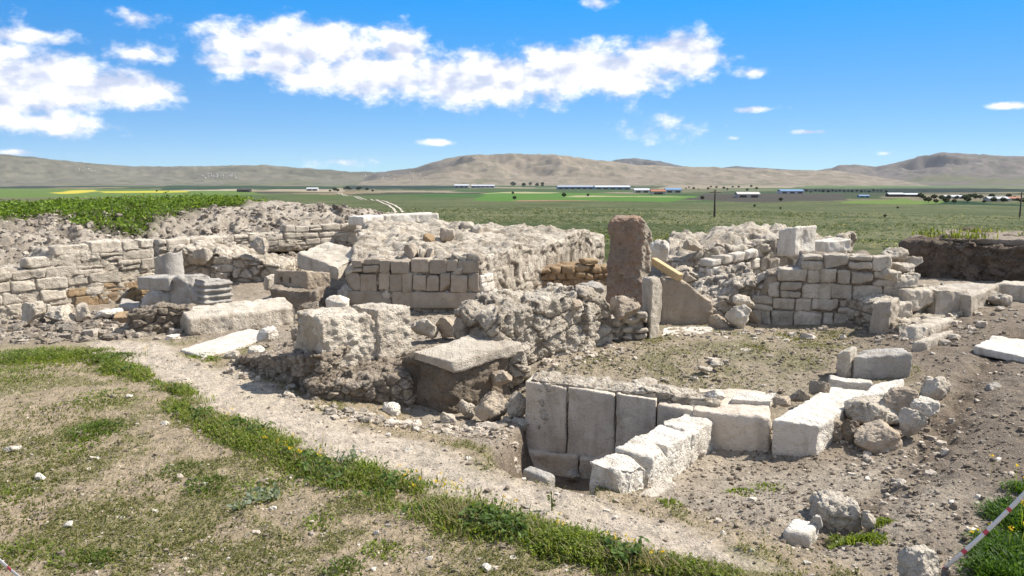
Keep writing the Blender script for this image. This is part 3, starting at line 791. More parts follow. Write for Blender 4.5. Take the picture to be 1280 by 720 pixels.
# ------------------------------------------------------------------ ruins
def PX(p):
    c = p[1]*CP+(CAMZ-p[2])*SP
    return 640+FPX*p[0]/c, 360-FPX*((p[2]-CAMZ)*CP+p[1]*SP)/c
def prof_px(A, B, z0, pts):
    zA, zB = (z0, z0) if np.isscalar(z0) else z0
    xs = [p[0] for p in pts]; ys = [p[1] for p in pts]
    def f(u):
        p = np.array([A[0]+(B[0]-A[0])*u, A[1]+(B[1]-A[1])*u, zA+(zB-zA)*u+.5])
        return ZT(p, np.interp(PX(p)[0], xs, ys))-(zA+(zB-zA)*u)
    return f
def mass_geo(A, B, z0, prof, depth, s=None, dv=None, inset=.0, seed=0, back=1.0, bury=.1, **k):
    """rubble mass standing on the line A-B with a given top profile"""
    zA, zB = (z0, z0) if np.isscalar(z0) else z0
    A = np.array(A[:2], float); B = np.array(B[:2], float)
    n = away(A, B) if dv is None else np.array(dv, float)/np.linalg.norm(dv)
    A = A+n*inset; B = B+n*inset
    C = quadhex(A, B, B+n*depth, A+n*depth, (zA-bury, zB-bury, zB-bury, zA-bury), (zA+1, zB+1, zB+1, zA+1))
    V, F, u3 = hexa(C, s or cell(A[1]), k.pop('r', .08), 260)
    e = (B-A); u = np.clip(((V[:, :2]-A)@e)/(e@e), 0, 1); t = np.clip(((V[:, :2]-A)@n)/depth, 0, 1)
    us = np.linspace(0, 1, 33); h = np.interp(u, us, [max(prof(q), .03) for q in us])*(1+(back-1)*t)
    zb = zA+(zB-zA)*u
    w = (V[:, 2]-zb)
    o = seed*2.3
    h = h+k.pop('wob', .08)*fbm2(V[:, 0]*2.1+o, V[:, 1]*2.1, 4, seed, .6)
    V[:, 2] = zb+np.where(w > 0, w*h, w)
    return rubble_disp(V, F, u3, seed=seed, top=0, **k)
def wall(name, label, b0, b1, z0, rows, widths, depth, top, mat, cmat, seed=1, group=None, r=.025, gap=.014, jit=.02, a1=.012, cat='ruined wall', size=.2, amp=.05, back=1.0, cap=.06, s=None, keep=None, wide=None, flush=.06, a2=.01, low=None):
    zz = np.broadcast_to(z0, 2)
    A, B = W(*b0, zz[0]), W(*b1, zz[1])
    pf = prof_px(A, B, tuple(zz), top)
    t = empty(name, ((A[0]+B[0])/2, (A[1]+B[1])/2, min(zz)))
    tag(t, label, cat, group)
    s = s or cell(min(A[1], B[1]))
    parts = []
    if wide: 
        parts += ashlar_geo(A, B, tuple(zz), rows[:1], wide, depth, s, pf, r, a1, a2, gap, jit*.4, seed+50)
        parts += [p for p in ashlar_geo(A, B, (zz[0]+rows[0], zz[1]+rows[0]), rows[1:], widths, depth, s, lambda u: pf(u)-rows[0], r, a1, a2, gap, jit, seed, keep=keep)]
    else: parts += ashlar_geo(A, B, tuple(zz), rows, widths, depth, s, pf, r, a1, a2, gap, jit, seed, keep=keep)
    if low:
        lo_ = [p for p in parts if p[0][:, 2].mean() < low[0] and abs(PX(p[0].mean(0))[0]-low[1]) < low[2]]
        ids = set(id(p) for p in lo_); parts = [p for p in parts if id(p) not in ids]
        V, F, c = join(lo_); put('ochre_stones', V, F, M['ochre'], t, {'rnd': c})
    V, F, c = join(parts)
    put('facing_stones', V, F, M[mat], t, {'rnd': c})
    V, F, c = mass_geo(A, B, tuple(zz), lambda u: pf(u)-cap, depth, s*1.2, inset=flush, seed=seed, size=size, amp=amp, back=back, wob=.06)
    put('rubble_core', V, F, M[cmat], t, {'rnd': c})
    return t
def mass(name, label, b0, b1, z0, top, depth, mat='rubble', cat='rubble wall', seed=1, dv=None, group=None, **k):
    zz = np.broadcast_to(z0, 2)
    A, B = W(*b0, zz[0]), W(*b1, zz[1])
    V, F, c = mass_geo(A, B, tuple(zz), prof_px(A, B, tuple(zz), top), depth, dv=dv, seed=seed, **k)
    return tag(put(name, V, F, M[mat], attrs={'rnd': c}), label, cat, group)
def slab4(name, label, cat, px, z, th, mat='white', group=None, seed=None, a1=.015, r=.025, bury=.05, ncut=0):
    P = [W(a, b, z) for a, b in px]
    zb = z-th-bury
    V, F, u = hexa(quadhex(P[0], P[1], P[2], P[3], zb, z), cell(P[0][1]), r)
    seed = sd() if seed is None else seed
    V = rough(V, F, a1, 3., .008, 14, seed, .02)
    return tag(put(name, V, F, M[mat]), label, cat, group)

# --- long pale wall under the earth cut, left
wall('stone_wall', 'long sunlit wall of pale squared blocks below the crop field, with ochre stones low down', (-70, 406), (197, 372), (-.03, -.0), [.18, .17, .165, .17, .16, .17, .16], (.24, .55), .9,
     [(-70, 348), (0, 335), (38, 331), (62, 322), (72, 309), (130, 304), (197, 300)], 'lime', 'rubble', 3, jit=.03, gap=.008, a1=.025, r=.022, flush=.02, a2=.016, low=(.30, 140, 45))
mass('rubble_wall', 'ragged sunlit rubble wall stub rising right behind the grey column drum', (199, 356), (352, 356), .08, [(199, 312), (230, 308), (255, 314), (300, 319), (352, 334)], 1.3, seed=5, size=.24, amp=.10, cat='rubble wall')
rock('boulder', 'rounded grey boulder against the rubble right of the column drum', 'boulder', 238, 262, 329, 309, M['rubble'], z0=.5)
rock('boulder', 'pale upright boulder with a dark left face on the rubble crest', 'boulder', 311, 338, 316, 294, M['rubble'], z0=.68)
rock('boulder', 'squat boulder beside the holed block, at the foot of the rubble', 'boulder', 325, 346, 360, 340, M['rubble'], z0=.25)
wall('stone_wall', 'set back pale wall of small squared stones running below the earth cut towards the centre', (198, 318), (446, 303), (.6, .62), [.15, .14, .14, .13], (.2, .45), .7,
     [(198, 300), (250, 296), (300, 291), (345, 287), (400, 284), (446, 279)], 'lime', 'rubble', 9, jit=.025, gap=.006, flush=.015, a1=.025)

# --- column drum and the stub wall in front of it
def column_drum():
    y, zb = 12.75, .2
    x = XY(213, y, zb); r0 = .232; s = .012
    nu, nz = 96, 40
    th = np.linspace(0, 2*PI, nu, endpoint=False)
    zt = ZT((x, y), 318)
    T, H = np.meshgrid(th, np.linspace(0, 1, nz))
    r = r0*(1-.05*H)
    X, Y = np.cos(T)*r, np.sin(T)*r
    Z = zb+(zt-zb)*H + H**3*(.12*X/r0*.6+.05*fbm2(X*9+3, Y*9, 4, 7))
    V = np.stack([x+X.ravel(), y+Y.ravel(), Z.ravel()], 1)
    I = np.arange(nu*nz).reshape(nz, nu); J = np.roll(I, -1, 1)
    F = [np.stack([I[:-1], J[:-1], J[1:], I[1:]], -1).reshape(-1, 4)]
    rings = [I[-1]]; VV = [V]; n = len(V)
    for q in (.8, .6, .4, .2, .02):
        top = V[I[-1]].copy(); cx = np.array([x, y, zt])
        P = cx+(top-cx)*q; P[:, 2] = zt+.12*(P[:, 0]-x)/r0*.6+.05*fbm2((P[:, 0]-x)*9+3, (P[:, 1]-y)*9, 4, 7)-.02
        rings.append(np.arange(n, n+nu)); VV.append(P); n += nu
    for a, b in zip(rings[:-1], rings[1:]):
        F.append(np.stack([a, np.roll(a, -1), np.roll(b, -1), b], -1))
    V = np.concatenate(VV); F = np.concatenate(F)
    V = rough(V, F, .012, 5, .006, 25, 3)
    tag(put('column_drum', V, F, M['grey']), 'grey broken column drum with slanting top standing behind the block pier', 'column drum')
column_drum()
G1 = 'blocks of the small pier by the column drum'
mass('rubble_heap', 'dark crumbly rubble under the pier blocks left of the long stone beam', (160, 418), (288, 409), 0, [(160, 396), (200, 385), (288, 386)], .5, 'earthy', 'rubble heap', 21, size=.12, amp=.06)
block('stone_block', 'flat grey cracked slab lying on top of a round boulder, left end of the pier', 'stone block', (171, 363), (212, 365), 346, 347, M['grey'], G1, z0=.34, depth=.4, bury=0, chips=.03)
rock('boulder', 'round grey boulder wedged under the flat cracked slab of the pier', 'boulder', 174, 214, 390, 362, M['grey'], G1, z0=.03, n=5, lo=.8, hi=1.1)
block('stone_block', 'large rough grey block in the middle of the pier below the column drum', 'stone block', (211, 390), (257, 392), 348, 345, M['grey'], G1, z0=.02, depth=.5, a1=.04, a2=.03, pits=.015, ncut=4)
def moulded():
    V, F = block_geo((257, 394), (291, 390), 351, 350, z0=.02, depth=.45, r=.02, s=.012)
    k = np.sin(V[:, 2]*2*PI/.088)
    c = V.mean(0); d = V[:, :2]-c[:2]; d /= np.maximum(np.abs(d).max(1, keepdims=True), .05)
    V[:, :2] += d*(.018*np.clip(k*1.6, -1, 1))[:, None]
    tag(put('moulded_block', V, F, M['grey']), 'block with stacked horizontal mouldings at the right end of the pier', 'moulded block', G1)
moulded()
block('stone_beam', 'long weathered stone beam with a bright white top lying in the left yard', 'stone beam', (237, 420), (373, 405), 399, 383, M['lime'], z0=0, depth=.55, a1=.02, r=.03, pits=.01, tb=(.09, .07))
# --- loose blocks in front of the earth cut
block('tilted_slab', 'big tilted slab with bright top and shaded edge, left of the ashlar building', 'stone slab', (372, 334), (423, 352), 316, 334, M['lime'], z0=(.55, .4), depth=.85, dv=(.35, .94), bury=0, tb=(.14, .2), a1=.03)
def holed():
    V, F = block_geo((343, 361), (384, 363), 338, 338, z0=.31, depth=.42, dv=(.75, .66), bury=0, s=.009, tb=(-.05, -.06), r=.03)
    for px, py in ((353, 349), (364.5, 350)):
        p = W(px, py, .42)
        yy = 11.93; xx = XY(px, yy, .4); zz = ZT((0, yy), py)
        d = np.sqrt(((V[:, 0]-xx)/.017)**2+((V[:, 2]-zz)/.045)**2)
        m = (d < 1) & (V[:, 1] < yy+.22)
        V[m, 1] += .07
    tag(put('holed_block', V, F, M['warm']), 'shaded dressed block with two slot holes, propped on dark earth', 'stone block')
holed()
block('earth_pedestal', 'dark earth pedestal left standing beneath the block with two holes', 'earth pedestal', (337, 391), (397, 391), 361, 363, M['earthy'], z0=0, depth=.5, a1=.08, a2=.03)
rock('white_stone', 'small rounded white stone standing in shadow before the ashlar building', 'stone', 407, 434, 390, 370, M['white'], z0=.1, n=3, lo=.85, hi=1.1, a1=.03)
rock('boulder', 'jagged brown stone between the holed block and the rounded white stone', 'boulder', 372, 402, 398, 372, M['earthy'], z0=.02, n=12)
slab4('paving_slab', 'thin flat white slab bedded at the edge of the pale path', 'paving slab', [(224, 436), (254, 446), (348, 417), (312, 410)], .03, .05)
for l, r, b, t, m, lab in ((20, 52, 404, 378, 'lime', 'pointed pale stone at the foot of the long left wall, nearest the frame edge'), (27, 56, 390, 372, 'white', 'flat whitish stone lying against the base of the long left wall'),
        (48, 88, 403, 379, 'lime', 'large rounded stone half buried below the long left wall'), (88, 112, 400, 379, 'lime', 'small grey stone between two larger ones below the long left wall'),
        (-12, 18, 400, 382, 'lime', 'pale stone cut by the left frame edge below the long wall'), (116, 148, 399, 386, 'white', 'low white stone in the left yard before the pier')):
    rock('fieldstone', lab, 'stone', l, r, b, t, M[m], 'stones below the long left wall', z0=.0)
slab4('stone_slab', 'small dark grey slab leaning by the left end of the pier', 'stone slab', [(148, 381), (174, 384), (176, 376), (152, 373)], .12, .08, 'grey')
slab4('stone_slab', 'small yellowish slab on the ground by the left end of the pier', 'stone slab', [(140, 396), (174, 396), (174, 389), (146, 389)], .08, .06, 'ochre')

# --- the ashlar building in the centre
def building():
    A, B = W(434, 388, .03), W(600, 390, .03)
    C_, D_ = W(757, 345, .05), np.array([-3.1, 16.2])
    t = empty('ruined_building', (A[0]*.5+B[0]*.5, A[1], 0.)); tag(t, 'ruined building stump with shaded ashlar front, rubble top and sunlit side, in the centre', 'ruined building')
    pf = prof_px(A, B, .03, [(430, 352), (442, 326), (458, 319), (585, 325), (598, 334)])
    s = .02
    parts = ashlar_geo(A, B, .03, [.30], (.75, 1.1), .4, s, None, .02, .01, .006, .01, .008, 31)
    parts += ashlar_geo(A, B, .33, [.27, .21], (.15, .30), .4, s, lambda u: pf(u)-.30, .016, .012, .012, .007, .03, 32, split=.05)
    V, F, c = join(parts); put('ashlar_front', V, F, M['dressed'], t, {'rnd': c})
    n = away(A, B)
    A2, B2 = A[:2]+n*.07, B[:2]+n*.05
    V, F, c = rubble_geo(quadhex(A2, B2, C_, D_, -.1, (.72, .86, .88, 1.05)), .02, .19, .06, .16, .05, 33, .055)
    # crest along the sunlit side
    e = np.array(C_[:2])-B2; u = ((V[:, :2]-B2)@e)/(e@e)
    V[:, 2] += np.where(V[:, 2] > .5, .16*np.exp(-((u-.62)/.25)**2)+.10*np.exp(-((u-.25)/.12)**2), 0)
    put('rubble_core', V, F, M['rubble'], t, {'rnd': c})
    # lower courses of the sunlit side
    parts = ashlar_geo(B+np.array([.02, .03, 0]), np.array(C_[:2])+[.02, 0], .02, [.3, .26], (.4, .8), .15, .022, None, .02, .03, .02, .004, .02, 35, keep=lambda u, z, r: u < .10)
    V, F, c = join(parts); put('side_stones', V, F, M['white'], t, {'rnd': c})
building()
rock('boulder', 'dark boulder leaning on the left corner of the ashlar building front', 'boulder', 414, 448, 388, 345, M['grey'], z0=.03)
block('standing_slab', 'thin white slab set on edge on the left corner of the ashlar building', 'stone slab', (449, 314), (462, 317), 291, 303, M['white'], z0=(.72, .7), depth=.12, a1=.01)
GT = 'stones on top of the ashlar building'
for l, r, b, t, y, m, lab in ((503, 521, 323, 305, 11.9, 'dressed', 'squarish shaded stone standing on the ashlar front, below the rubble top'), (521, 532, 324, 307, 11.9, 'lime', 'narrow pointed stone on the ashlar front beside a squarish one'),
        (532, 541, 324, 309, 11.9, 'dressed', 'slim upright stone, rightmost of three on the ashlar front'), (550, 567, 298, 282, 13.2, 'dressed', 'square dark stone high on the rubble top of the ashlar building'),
        (528, 543, 303, 292, 13.0, 'ochre', 'reddish stone high on the rubble top of the ashlar building'), (575, 592, 288, 277, 14.4, 'lime', 'pale lump on the skyline of the ashlar building'),
        (590, 602, 289, 280, 14.2, 'lime', 'small lump on the skyline of the ashlar building')):
    z = ZT((0, y), b); V, F = lump_geo(XY((l+r)/2, y, z), y+.12, z-.07, (r-l)/960*y*1.05, .28, ZT((0, y), t)-z+.07, .1, sd(), 6, lo=.75, hi=1.1)
    tag(put('building_stone', V, F, M[m]), lab, 'stone', GT)
block('coping_slab', 'long white coping slab on the skyline at the back of the ashlar building', 'stone slab', (481, 277), (549, 275), 269, 266, M['white'], z0=1.08, depth=.5, a1=.012)
block('coping_slab', 'short white coping slab at the left end of the skyline slabs', 'stone slab', (454, 279), (480, 277.5), 271, 269, M['white'], z0=1.08, depth=.5, a1=.015)
wall('stone_wall', 'low wall of small ochre stones in the corner left of the tall reddish stone', (668, 369), (775, 365), .02, [.13, .12, .12, .11, .12, .1], (.11, .26), .5, [(668, 330), (700, 331), (730, 327), (775, 331)], 'ochre', 'ochre', 41, jit=.03, gap=.022, r=.03, a1=.02)
# --- tall stone, door jambs, plank
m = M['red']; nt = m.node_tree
def paint_sunlit_side():  # paints sunlight into the base colour: paler on the sun-facing side
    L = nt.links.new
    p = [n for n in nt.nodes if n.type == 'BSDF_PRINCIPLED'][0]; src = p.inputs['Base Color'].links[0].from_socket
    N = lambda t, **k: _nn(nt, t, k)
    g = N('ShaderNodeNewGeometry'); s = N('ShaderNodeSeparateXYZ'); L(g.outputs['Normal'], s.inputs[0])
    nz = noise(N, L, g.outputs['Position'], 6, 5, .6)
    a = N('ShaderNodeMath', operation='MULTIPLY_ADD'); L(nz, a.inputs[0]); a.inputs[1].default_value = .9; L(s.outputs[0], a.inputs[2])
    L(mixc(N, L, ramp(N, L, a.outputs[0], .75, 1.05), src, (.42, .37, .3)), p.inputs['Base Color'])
paint_sunlit_side()
def tall_stone():
    V, F = block_geo((757, 402), (803, 404), 273, 273, z0=.05, depth=.3, dv=(.5, .87), r=.06, a1=.05, a2=.03, f1=2.2, s=.012, chips=.05, pits=.012)
    zt = V[:, 2].max(); x0 = V[:, 0].min(); w = V[:, 0].max()-x0
    u = (V[:, 0]-x0)/w
    hz = (V[:, 2]-zt)/w
    e = np.maximum(u+hz*.75-.68, 0); V[:, 0] -= e*w*.6; V[:, 2] -= e*w*.35
    e = np.maximum((.16-u)+hz*.6, 0); V[:, 0] += e*w*.6; V[:, 2] -= e*w*.3
    e = np.maximum(u+(V[:, 2]-zt+1.0)/w*.25-.95, 0)*(V[:, 2] < zt-.9)*0
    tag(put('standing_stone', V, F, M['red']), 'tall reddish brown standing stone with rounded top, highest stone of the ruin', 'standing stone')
tall_stone()
block('door_jamb', 'narrow upright pale slab beside the tall reddish stone', 'stone slab', (812, 426), (826, 422), 350, 345, M['lime'], z0=.05, depth=.32, dv=(-.15, .98), a1=.025)
wall('rubble_pier', 'little pier of small fieldstones under a yellowish cap, below the tall reddish stone', (759, 428), (812, 427), .05, [.1, .09, .1, .1], (.1, .24), .45, [(759, 398), (812, 390)], 'lime', 'rubble', 47, jit=.03, gap=.03, r=.04, cat='stone pier', a1=.02)
rock('cap_stone', 'large yellowish angular stone capping the little fieldstone pier', 'stone', 760, 808, 398, 370, M['warm'], z0=.38, n=8)
rock('boulder', 'dark boulder behind the yellowish cap stone, left of the tall reddish stone', 'boulder', 722, 756, 368, 353, M['grey'], z0=.62)
rock('white_stone', 'bright white squarish boulder perched right of the tall reddish stone top', 'boulder', 809, 837, 327, 299, M['white'], z0=.72, n=5, lo=.75, hi=1.1)
def plank():
    a = np.array([XY(816, 10.75, ZT((0, 10.75), 326)), 10.75, ZT((0, 10.75), 326)]); b = np.array([XY(850, 10.3, ZT((0, 10.3), 347)), 10.3, ZT((0, 10.3), 347)])
    d = (b-a)/np.linalg.norm(b-a); up = np.array([.25, -.3, 1.]); up -= d*(up@d); up /= np.linalg.norm(up); sd_ = np.cross(up, d)
    L_ = np.linalg.norm(b-a)
    C = np.array([[[a+sd_*.05*j+up*.05*k for k in (-1, 1)] for j in (-1, 1)], [[b+sd_*.05*j+up*.05*k for k in (-1, 1)] for j in (-1, 1)]])
    V, F, u = hexa(C, .015, .006)
    tag(put('wooden_plank', V, F, M['wood']), 'yellowish timber plank leaning down from the tall stone onto the big slab', 'plank')
plank()
def tri_slab():
    V, F = block_geo((826, 407), (890, 407), 349, 350, z0=.03, depth=.3, a1=.025, r=.03, s=.016, chips=.03)
    A = W(826, 407, .03); x0 = V[:, 0].min(); w = V[:, 0].max()-x0; u = (V[:, 0]-x0)/w; zt = ZT(A, 349)
    lim = zt-(zt-ZT(A, 376))*sstep(.3, 1., u)
    V[:, 2] = np.where(V[:, 2] > .05, .05+(V[:, 2]-.05)*(lim-.05)/(zt-.05), V[:, 2])
    tag(put('stone_slab', V, F, M['warm']), 'big upright shaded slab with a sloping broken top, right of the narrow jamb', 'stone slab')
tri_slab()
slab4('threshold_slab', 'flat white threshold slab before the big upright slab', 'threshold', [(826, 420), (893, 415), (890, 408), (829, 409)], .06, .05)
mass('rubble_heap', 'sunlit earthy rubble sloping behind the big upright slab', (838, 374), (896, 374), .05, [(838, 336), (860, 334), (896, 352)], .8, 'rubble', 'rubble heap', 50, size=.2, amp=.09)
# --- right hand ruins
def mound():
    V, F, c = rubble_geo(quadhex((2.55, 12.7), (5.3, 13.6), (6.9, 15.4), (3.2, 15.6), -.1, (.72, .95, .92, .98)), .024, .24, .08, .22, .08, 61, .03)
    V[:, 2] += np.where(V[:, 2] > .5, .10*np.exp(-((V[:, 0]-4.6)/1.1)**2)+.04*np.exp(-((V[:, 0]-5.6)/.3)**2), 0)
    tag(put('rubble_wall', V, F, M['rubble'], attrs={'rnd': c}), 'broad mound of pale wall rubble on the skyline behind the shaded fieldstone wall', 'rubble wall')
mound()
block('stone_block', 'large white block with a dark square face on top of the right rubble mound', 'stone block', (971, 312), (993, 313), 288, 283, M['white'], z0=.86, depth=.62, dv=(.8, .6), a1=.015, bury=.1)
block('stone_block', 'low white block on the right shoulder of the rubble mound', 'stone block', (1030, 313), (1064, 312), 302, 299, M['white'], z0=.82, depth=.5, a1=.02, ncut=4)
rock('boulder', 'pale lump at the left end of the right rubble mound skyline', 'boulder', 852, 880, 312, 298, M['lime'], z0=.85)
wall('stone_wall', 'sunlit white wall of upright stones stepping up behind the shaded fieldstone wall', (888, 364), (1004, 338), (.18, .36), [.2, .18, .16, .14], (.14, .34), .6, [(888, 327), (930, 319), (1004, 310)], 'white', 'rubble', 63, jit=.035, gap=.02, r=.04, a1=.025)
mass('rubble_heap', 'stepped heap of broken stones left of the shaded fieldstone wall', (878, 408), (962, 405), .0, [(878, 384), (905, 374), (930, 356), (962, 340)], 1.3, 'rubble', 'rubble heap', 64, size=.22, amp=.11)
for l, r, b, t, m, lab in ((888, 914, 412, 388, 'warm', 'dark stone next to the six sided boulder at the rubble foot'), (909, 940, 414, 379, 'white', 'six sided pale boulder with a shaded round face at the rubble foot'), (937, 958, 406, 381, 'warm', 'speckled yellowish stone at the left foot of the shaded fieldstone wall'),
        (946, 966, 374, 357, 'white', 'white stone on the step left of the shaded fieldstone wall'), (918, 945, 384, 366, 'lime', 'long pale stone on the rubble steps')):
    rock('fieldstone', lab, 'stone', l, r, b, t, M[m], 'stones at the foot of the right ruins', z0=.03 if b > 400 else .3)
wall('stone_wall', 'shaded wall of rounded fieldstone courses at the back of the right room', (938, 406), (1150, 415), .0, [.22, .18, .21, .19, .20], (.15, .40), .6, [(938, 386), (946, 370), (954, 352), (958, 336), (1001, 335), (1003, 315), (1094, 314), (1106, 334), (1122, 352), (1150, 374)], 'lime', 'earthstone', 65, jit=.02, gap=.009, r=.024, a1=.02, a2=.016, size=.15, amp=.008, flush=.045)
GR = 'boulders at the right end of the fieldstone wall'
for l, r, b, t, y, lab in ((1102, 1133, 328, 309, 10.6, 'big rounded pale boulder crowning the right end of the fieldstone wall'), (1130, 1149, 332, 319, 10.5, 'small pale boulder right of the crowning boulder'), (1112, 1148, 345, 328, 10.3, 'broad pale boulder below the crowning boulder'),
        (1096, 1118, 352, 334, 10.15, 'pale wedge of stone at the broken end of the fieldstone wall'), (1118, 1150, 360, 343, 10.1, 'dark sided flat boulder low at the broken end of the fieldstone wall')):
    z = ZT((0, y), b); V, F = lump_geo(XY((l+r)/2, y, z), y+.1, z-.06, (r-l)/960*y*1.1, .42, ZT((0, y), t)-z+.06, .2, sd(), 8, lo=.65, hi=1.)
    tag(put('boulder', V, F, M['lime']), lab, 'boulder', GR)
mass('rubble_wall', 'tumbled wall remains running right from the broken end of the fieldstone wall', (1096, 418), (1240, 392), (.03, .2), [(1096, 384), (1140, 370), (1175, 367), (1240, 366)], .8, 'rubble', 'rubble wall', 66, size=.2, amp=.07, inset=.12)
GB = 'big blocks of the right hand wall'
for b0, b1, t0, t1, z, lab, m in (((1086, 421), (1111, 424), 379, 377, .04, 'tall rounded block ending the right hand wall, closest to the room', 'warm'), ((1111, 414), (1140, 412), 380, 377, .08, 'dark rough block right of the tall end block', 'dressed'),
        ((1134, 384), (1168, 382), 363, 362, .36, 'mid sized shaded block in the upper row of the right hand wall', 'dressed'), ((1121, 370), (1146, 368), 350, 350, .48, 'topmost shaded block of the right hand wall', 'dressed'), ((1170, 396), (1211, 394), 363, 362, .22, 'largest shaded block of the right hand wall, with rounded corners', 'dressed')):
    block('wall_block', lab, 'stone block', b0, b1, t0, t1, M['lime'], GB, z0=z, depth=.42, r=.035, a1=.03, a2=.025, ncut=5)
slab4('coping_slab', 'long white flat coping on top of the right hand wall', 'stone slab', [(1174, 363), (1216, 369), (1250, 355), (1176, 351)], .52, .40, 'lime', a1=.03, r=.04)
for k, (l, r, b, t) in enumerate(((1150, 1166, 396, 386), (1160, 1176, 404, 395), (1146, 1160, 406, 396))):
    rock('fieldstone', 'small stone filling the gap below the largest shaded block', 'stone', l, r, b, t, M['lime'], 'gap stones of the right hand wall', z0=.15)
block('kerb_block', 'white topped kerb block with dark end face, before the right hand wall', 'kerb block', (1121, 432), (1146, 436), 408, 412, M['lime'], z0=.04, depth=1.25, dv=(.74, .67), ncut=4, r=.04)
block('kerb_block', 'white kerb block leading down to the big grey block', 'kerb block', (1138, 448), (1158, 447), 428, 425, M['lime'], z0=.04, depth=.9, dv=(.72, .69), r=.04, ncut=4)
mass('rubble_wall', 'low whitish rubble strip between kerb block and coping of the right hand wall', (1150, 428), (1218, 392), (.05, .22), [(1150, 409), (1180, 399), (1218, 384)], .55, 'rubble', 'rubble wall', 67, size=.2, amp=.06)
block('stone_block', 'large grey rectangular block with dark front at the edge of the room', 'stone block', (1066, 475), (1138, 478), 446, 442, M['grey'], z0=.0, depth=.3, r=.03, a1=.02)
block('stone_block', 'small broken pale block left of the large grey rectangular block', 'stone block', (1042, 472), (1060, 475), 444, 437, M['lime'], z0=.0, depth=.28, ncut=6, a1=.03)
block('stone_slab', 'long dark edged slab at the right frame edge near the earth balk', 'stone slab', (1240, 373), (1310, 380), 355, 357, M['lime'], z0=.28, depth=.5)
rock('boulder', 'pitted boulder with a hollow under the slab at the right frame edge', 'boulder', 1238, 1276, 387, 363, M['lime'], z0=.25)
slab4('paving_slab', 'large pale flat slab lying in the earth at the right frame edge', 'paving slab', [(1216, 432), (1290, 447), (1300, 428), (1240, 419)], .22, .05, 'white', a1=.025)
rock('boulder', 'grey stone half buried in the bank of the right hand trench', 'boulder', 1234, 1262, 494, 470, M['grey'], z0=.05, bury=.08)

# --- orthostat wall and the corner slab
def orthostats():
    t = empty('orthostat_wall', W(740, 575, -.5)); tag(t, 'low wall of large smooth upright slabs over a dark pit, front centre', 'orthostat wall')
    yb = lambda x: 560+(x-655)*.113
    for x0, x1, t0, t1, lab in ((655.5, 707, 476, 485, 'cracked left end slab'), (708, 767, 483, 493, 'widest smooth slab'), (768, 819, 491, 499, 'pitted slab with a chipped top'), (820, 864, 505, 512, 'lower slab half hidden by the white spur')):
        V, F = block_geo((x0, yb(x0)), (x1, yb(x1)), t0, t1, z0=-.48, depth=.3, r=.02, a1=.012, a2=.004, bury=.06, seed=sd(), chips=.012, pits=.006, s=.0115)
        tag(put('slab', V, F, M['orthostat'], t, {'rnd': np.full(len(V), .55+.4*random.random())}), lab)
    V, F = block_geo((640, 592), (722, 600), 562, 570, z0=-.70, depth=.3, r=.03, a1=.02, s=.013); put('plinth', V, F, M['orthostat'], t)
    V, F = block_geo((723, 600), (850, 613), 571, 584, z0=-.70, depth=.3, r=.03, a1=.02, s=.013); put('plinth', V, F, M['orthostat'], t)
    V, F = block_geo((864, 560), (962, 569), 511, 523, z0=-.30, depth=.8, tb=(.0, .02), r=.03, a1=.02, s=.012, chips=.02, bury=.15); tag(put('slab', V, F, M['orthostat'], t), 'long stained low slab right of the spur')
    A, B = W(662, 540, -.2), W(905, 548, -.2)
    V, F, c = mass_geo(A+[0.02, .34, 0], B+[0, .12, 0], -.2, prof_px(A+[.02, .3, 0], B+[0, .1, 0], -.2, [(655, 475), (700, 477), (760, 484), (830, 492), (905, 503)]), .3, .014, seed=71, size=.12, amp=.04, wob=.05)
    put('backing_rubble', V, F, M['rubble'], t, {'rnd': c})
orthostats()
block('corner_block', 'long corner slab with cracked shaded front end and bright flat top', 'stone slab', (963, 570), (1022, 574), 524, 532, M['white'], z0=-.28, depth=1.42, dv=(.92, 1.06), r=.02, a1=.015, chips=.015, tb=(-.01, -.01), s=.012, bury=.12)
block('kerb_block', 'thin white edged bar closing the far end of the corner slab', 'kerb block', (1036, 485), (1089, 490), 473, 480, M['white'], z0=-.02, depth=.14, r=.015)
block('kerb_block', 'flat pale kerb running beside the corner slab under the grey block', 'kerb block', (1072, 513), (1112, 512), 496, 491, M['white'], z0=-.06, depth=.62, dv=(.6, .8), r=.02)
slab4('paving_slab', 'flat pale stone behind the corner slab, lying on the room floor', 'paving slab', [(912, 498), (966, 500), (972, 489), (920, 487)], .09, .06, 'white', a1=.03)
for l, r, b, t, m, z, lab in ((966, 992, 506, 494, 'warm', .05, 'brown stone on the rim beside the pale flat stone'), (990, 1018, 500, 486, 'earthy', .04, 'dark clod stone on the rim of the corner slab'), (1016, 1040, 490, 474, 'earthy', .03, 'dark rim stone close to the white edged bar'),
        (884, 912, 499, 490, 'white', .07, 'low pale stone behind the long stained slab'), (782, 826, 489, 477, 'lime', .08, 'flat grey stone on the room floor behind the pitted orthostat')):
    rock('fieldstone', lab, 'stone', l, r, b, t, M[m], 'stones along the rim of the room', z0=z)
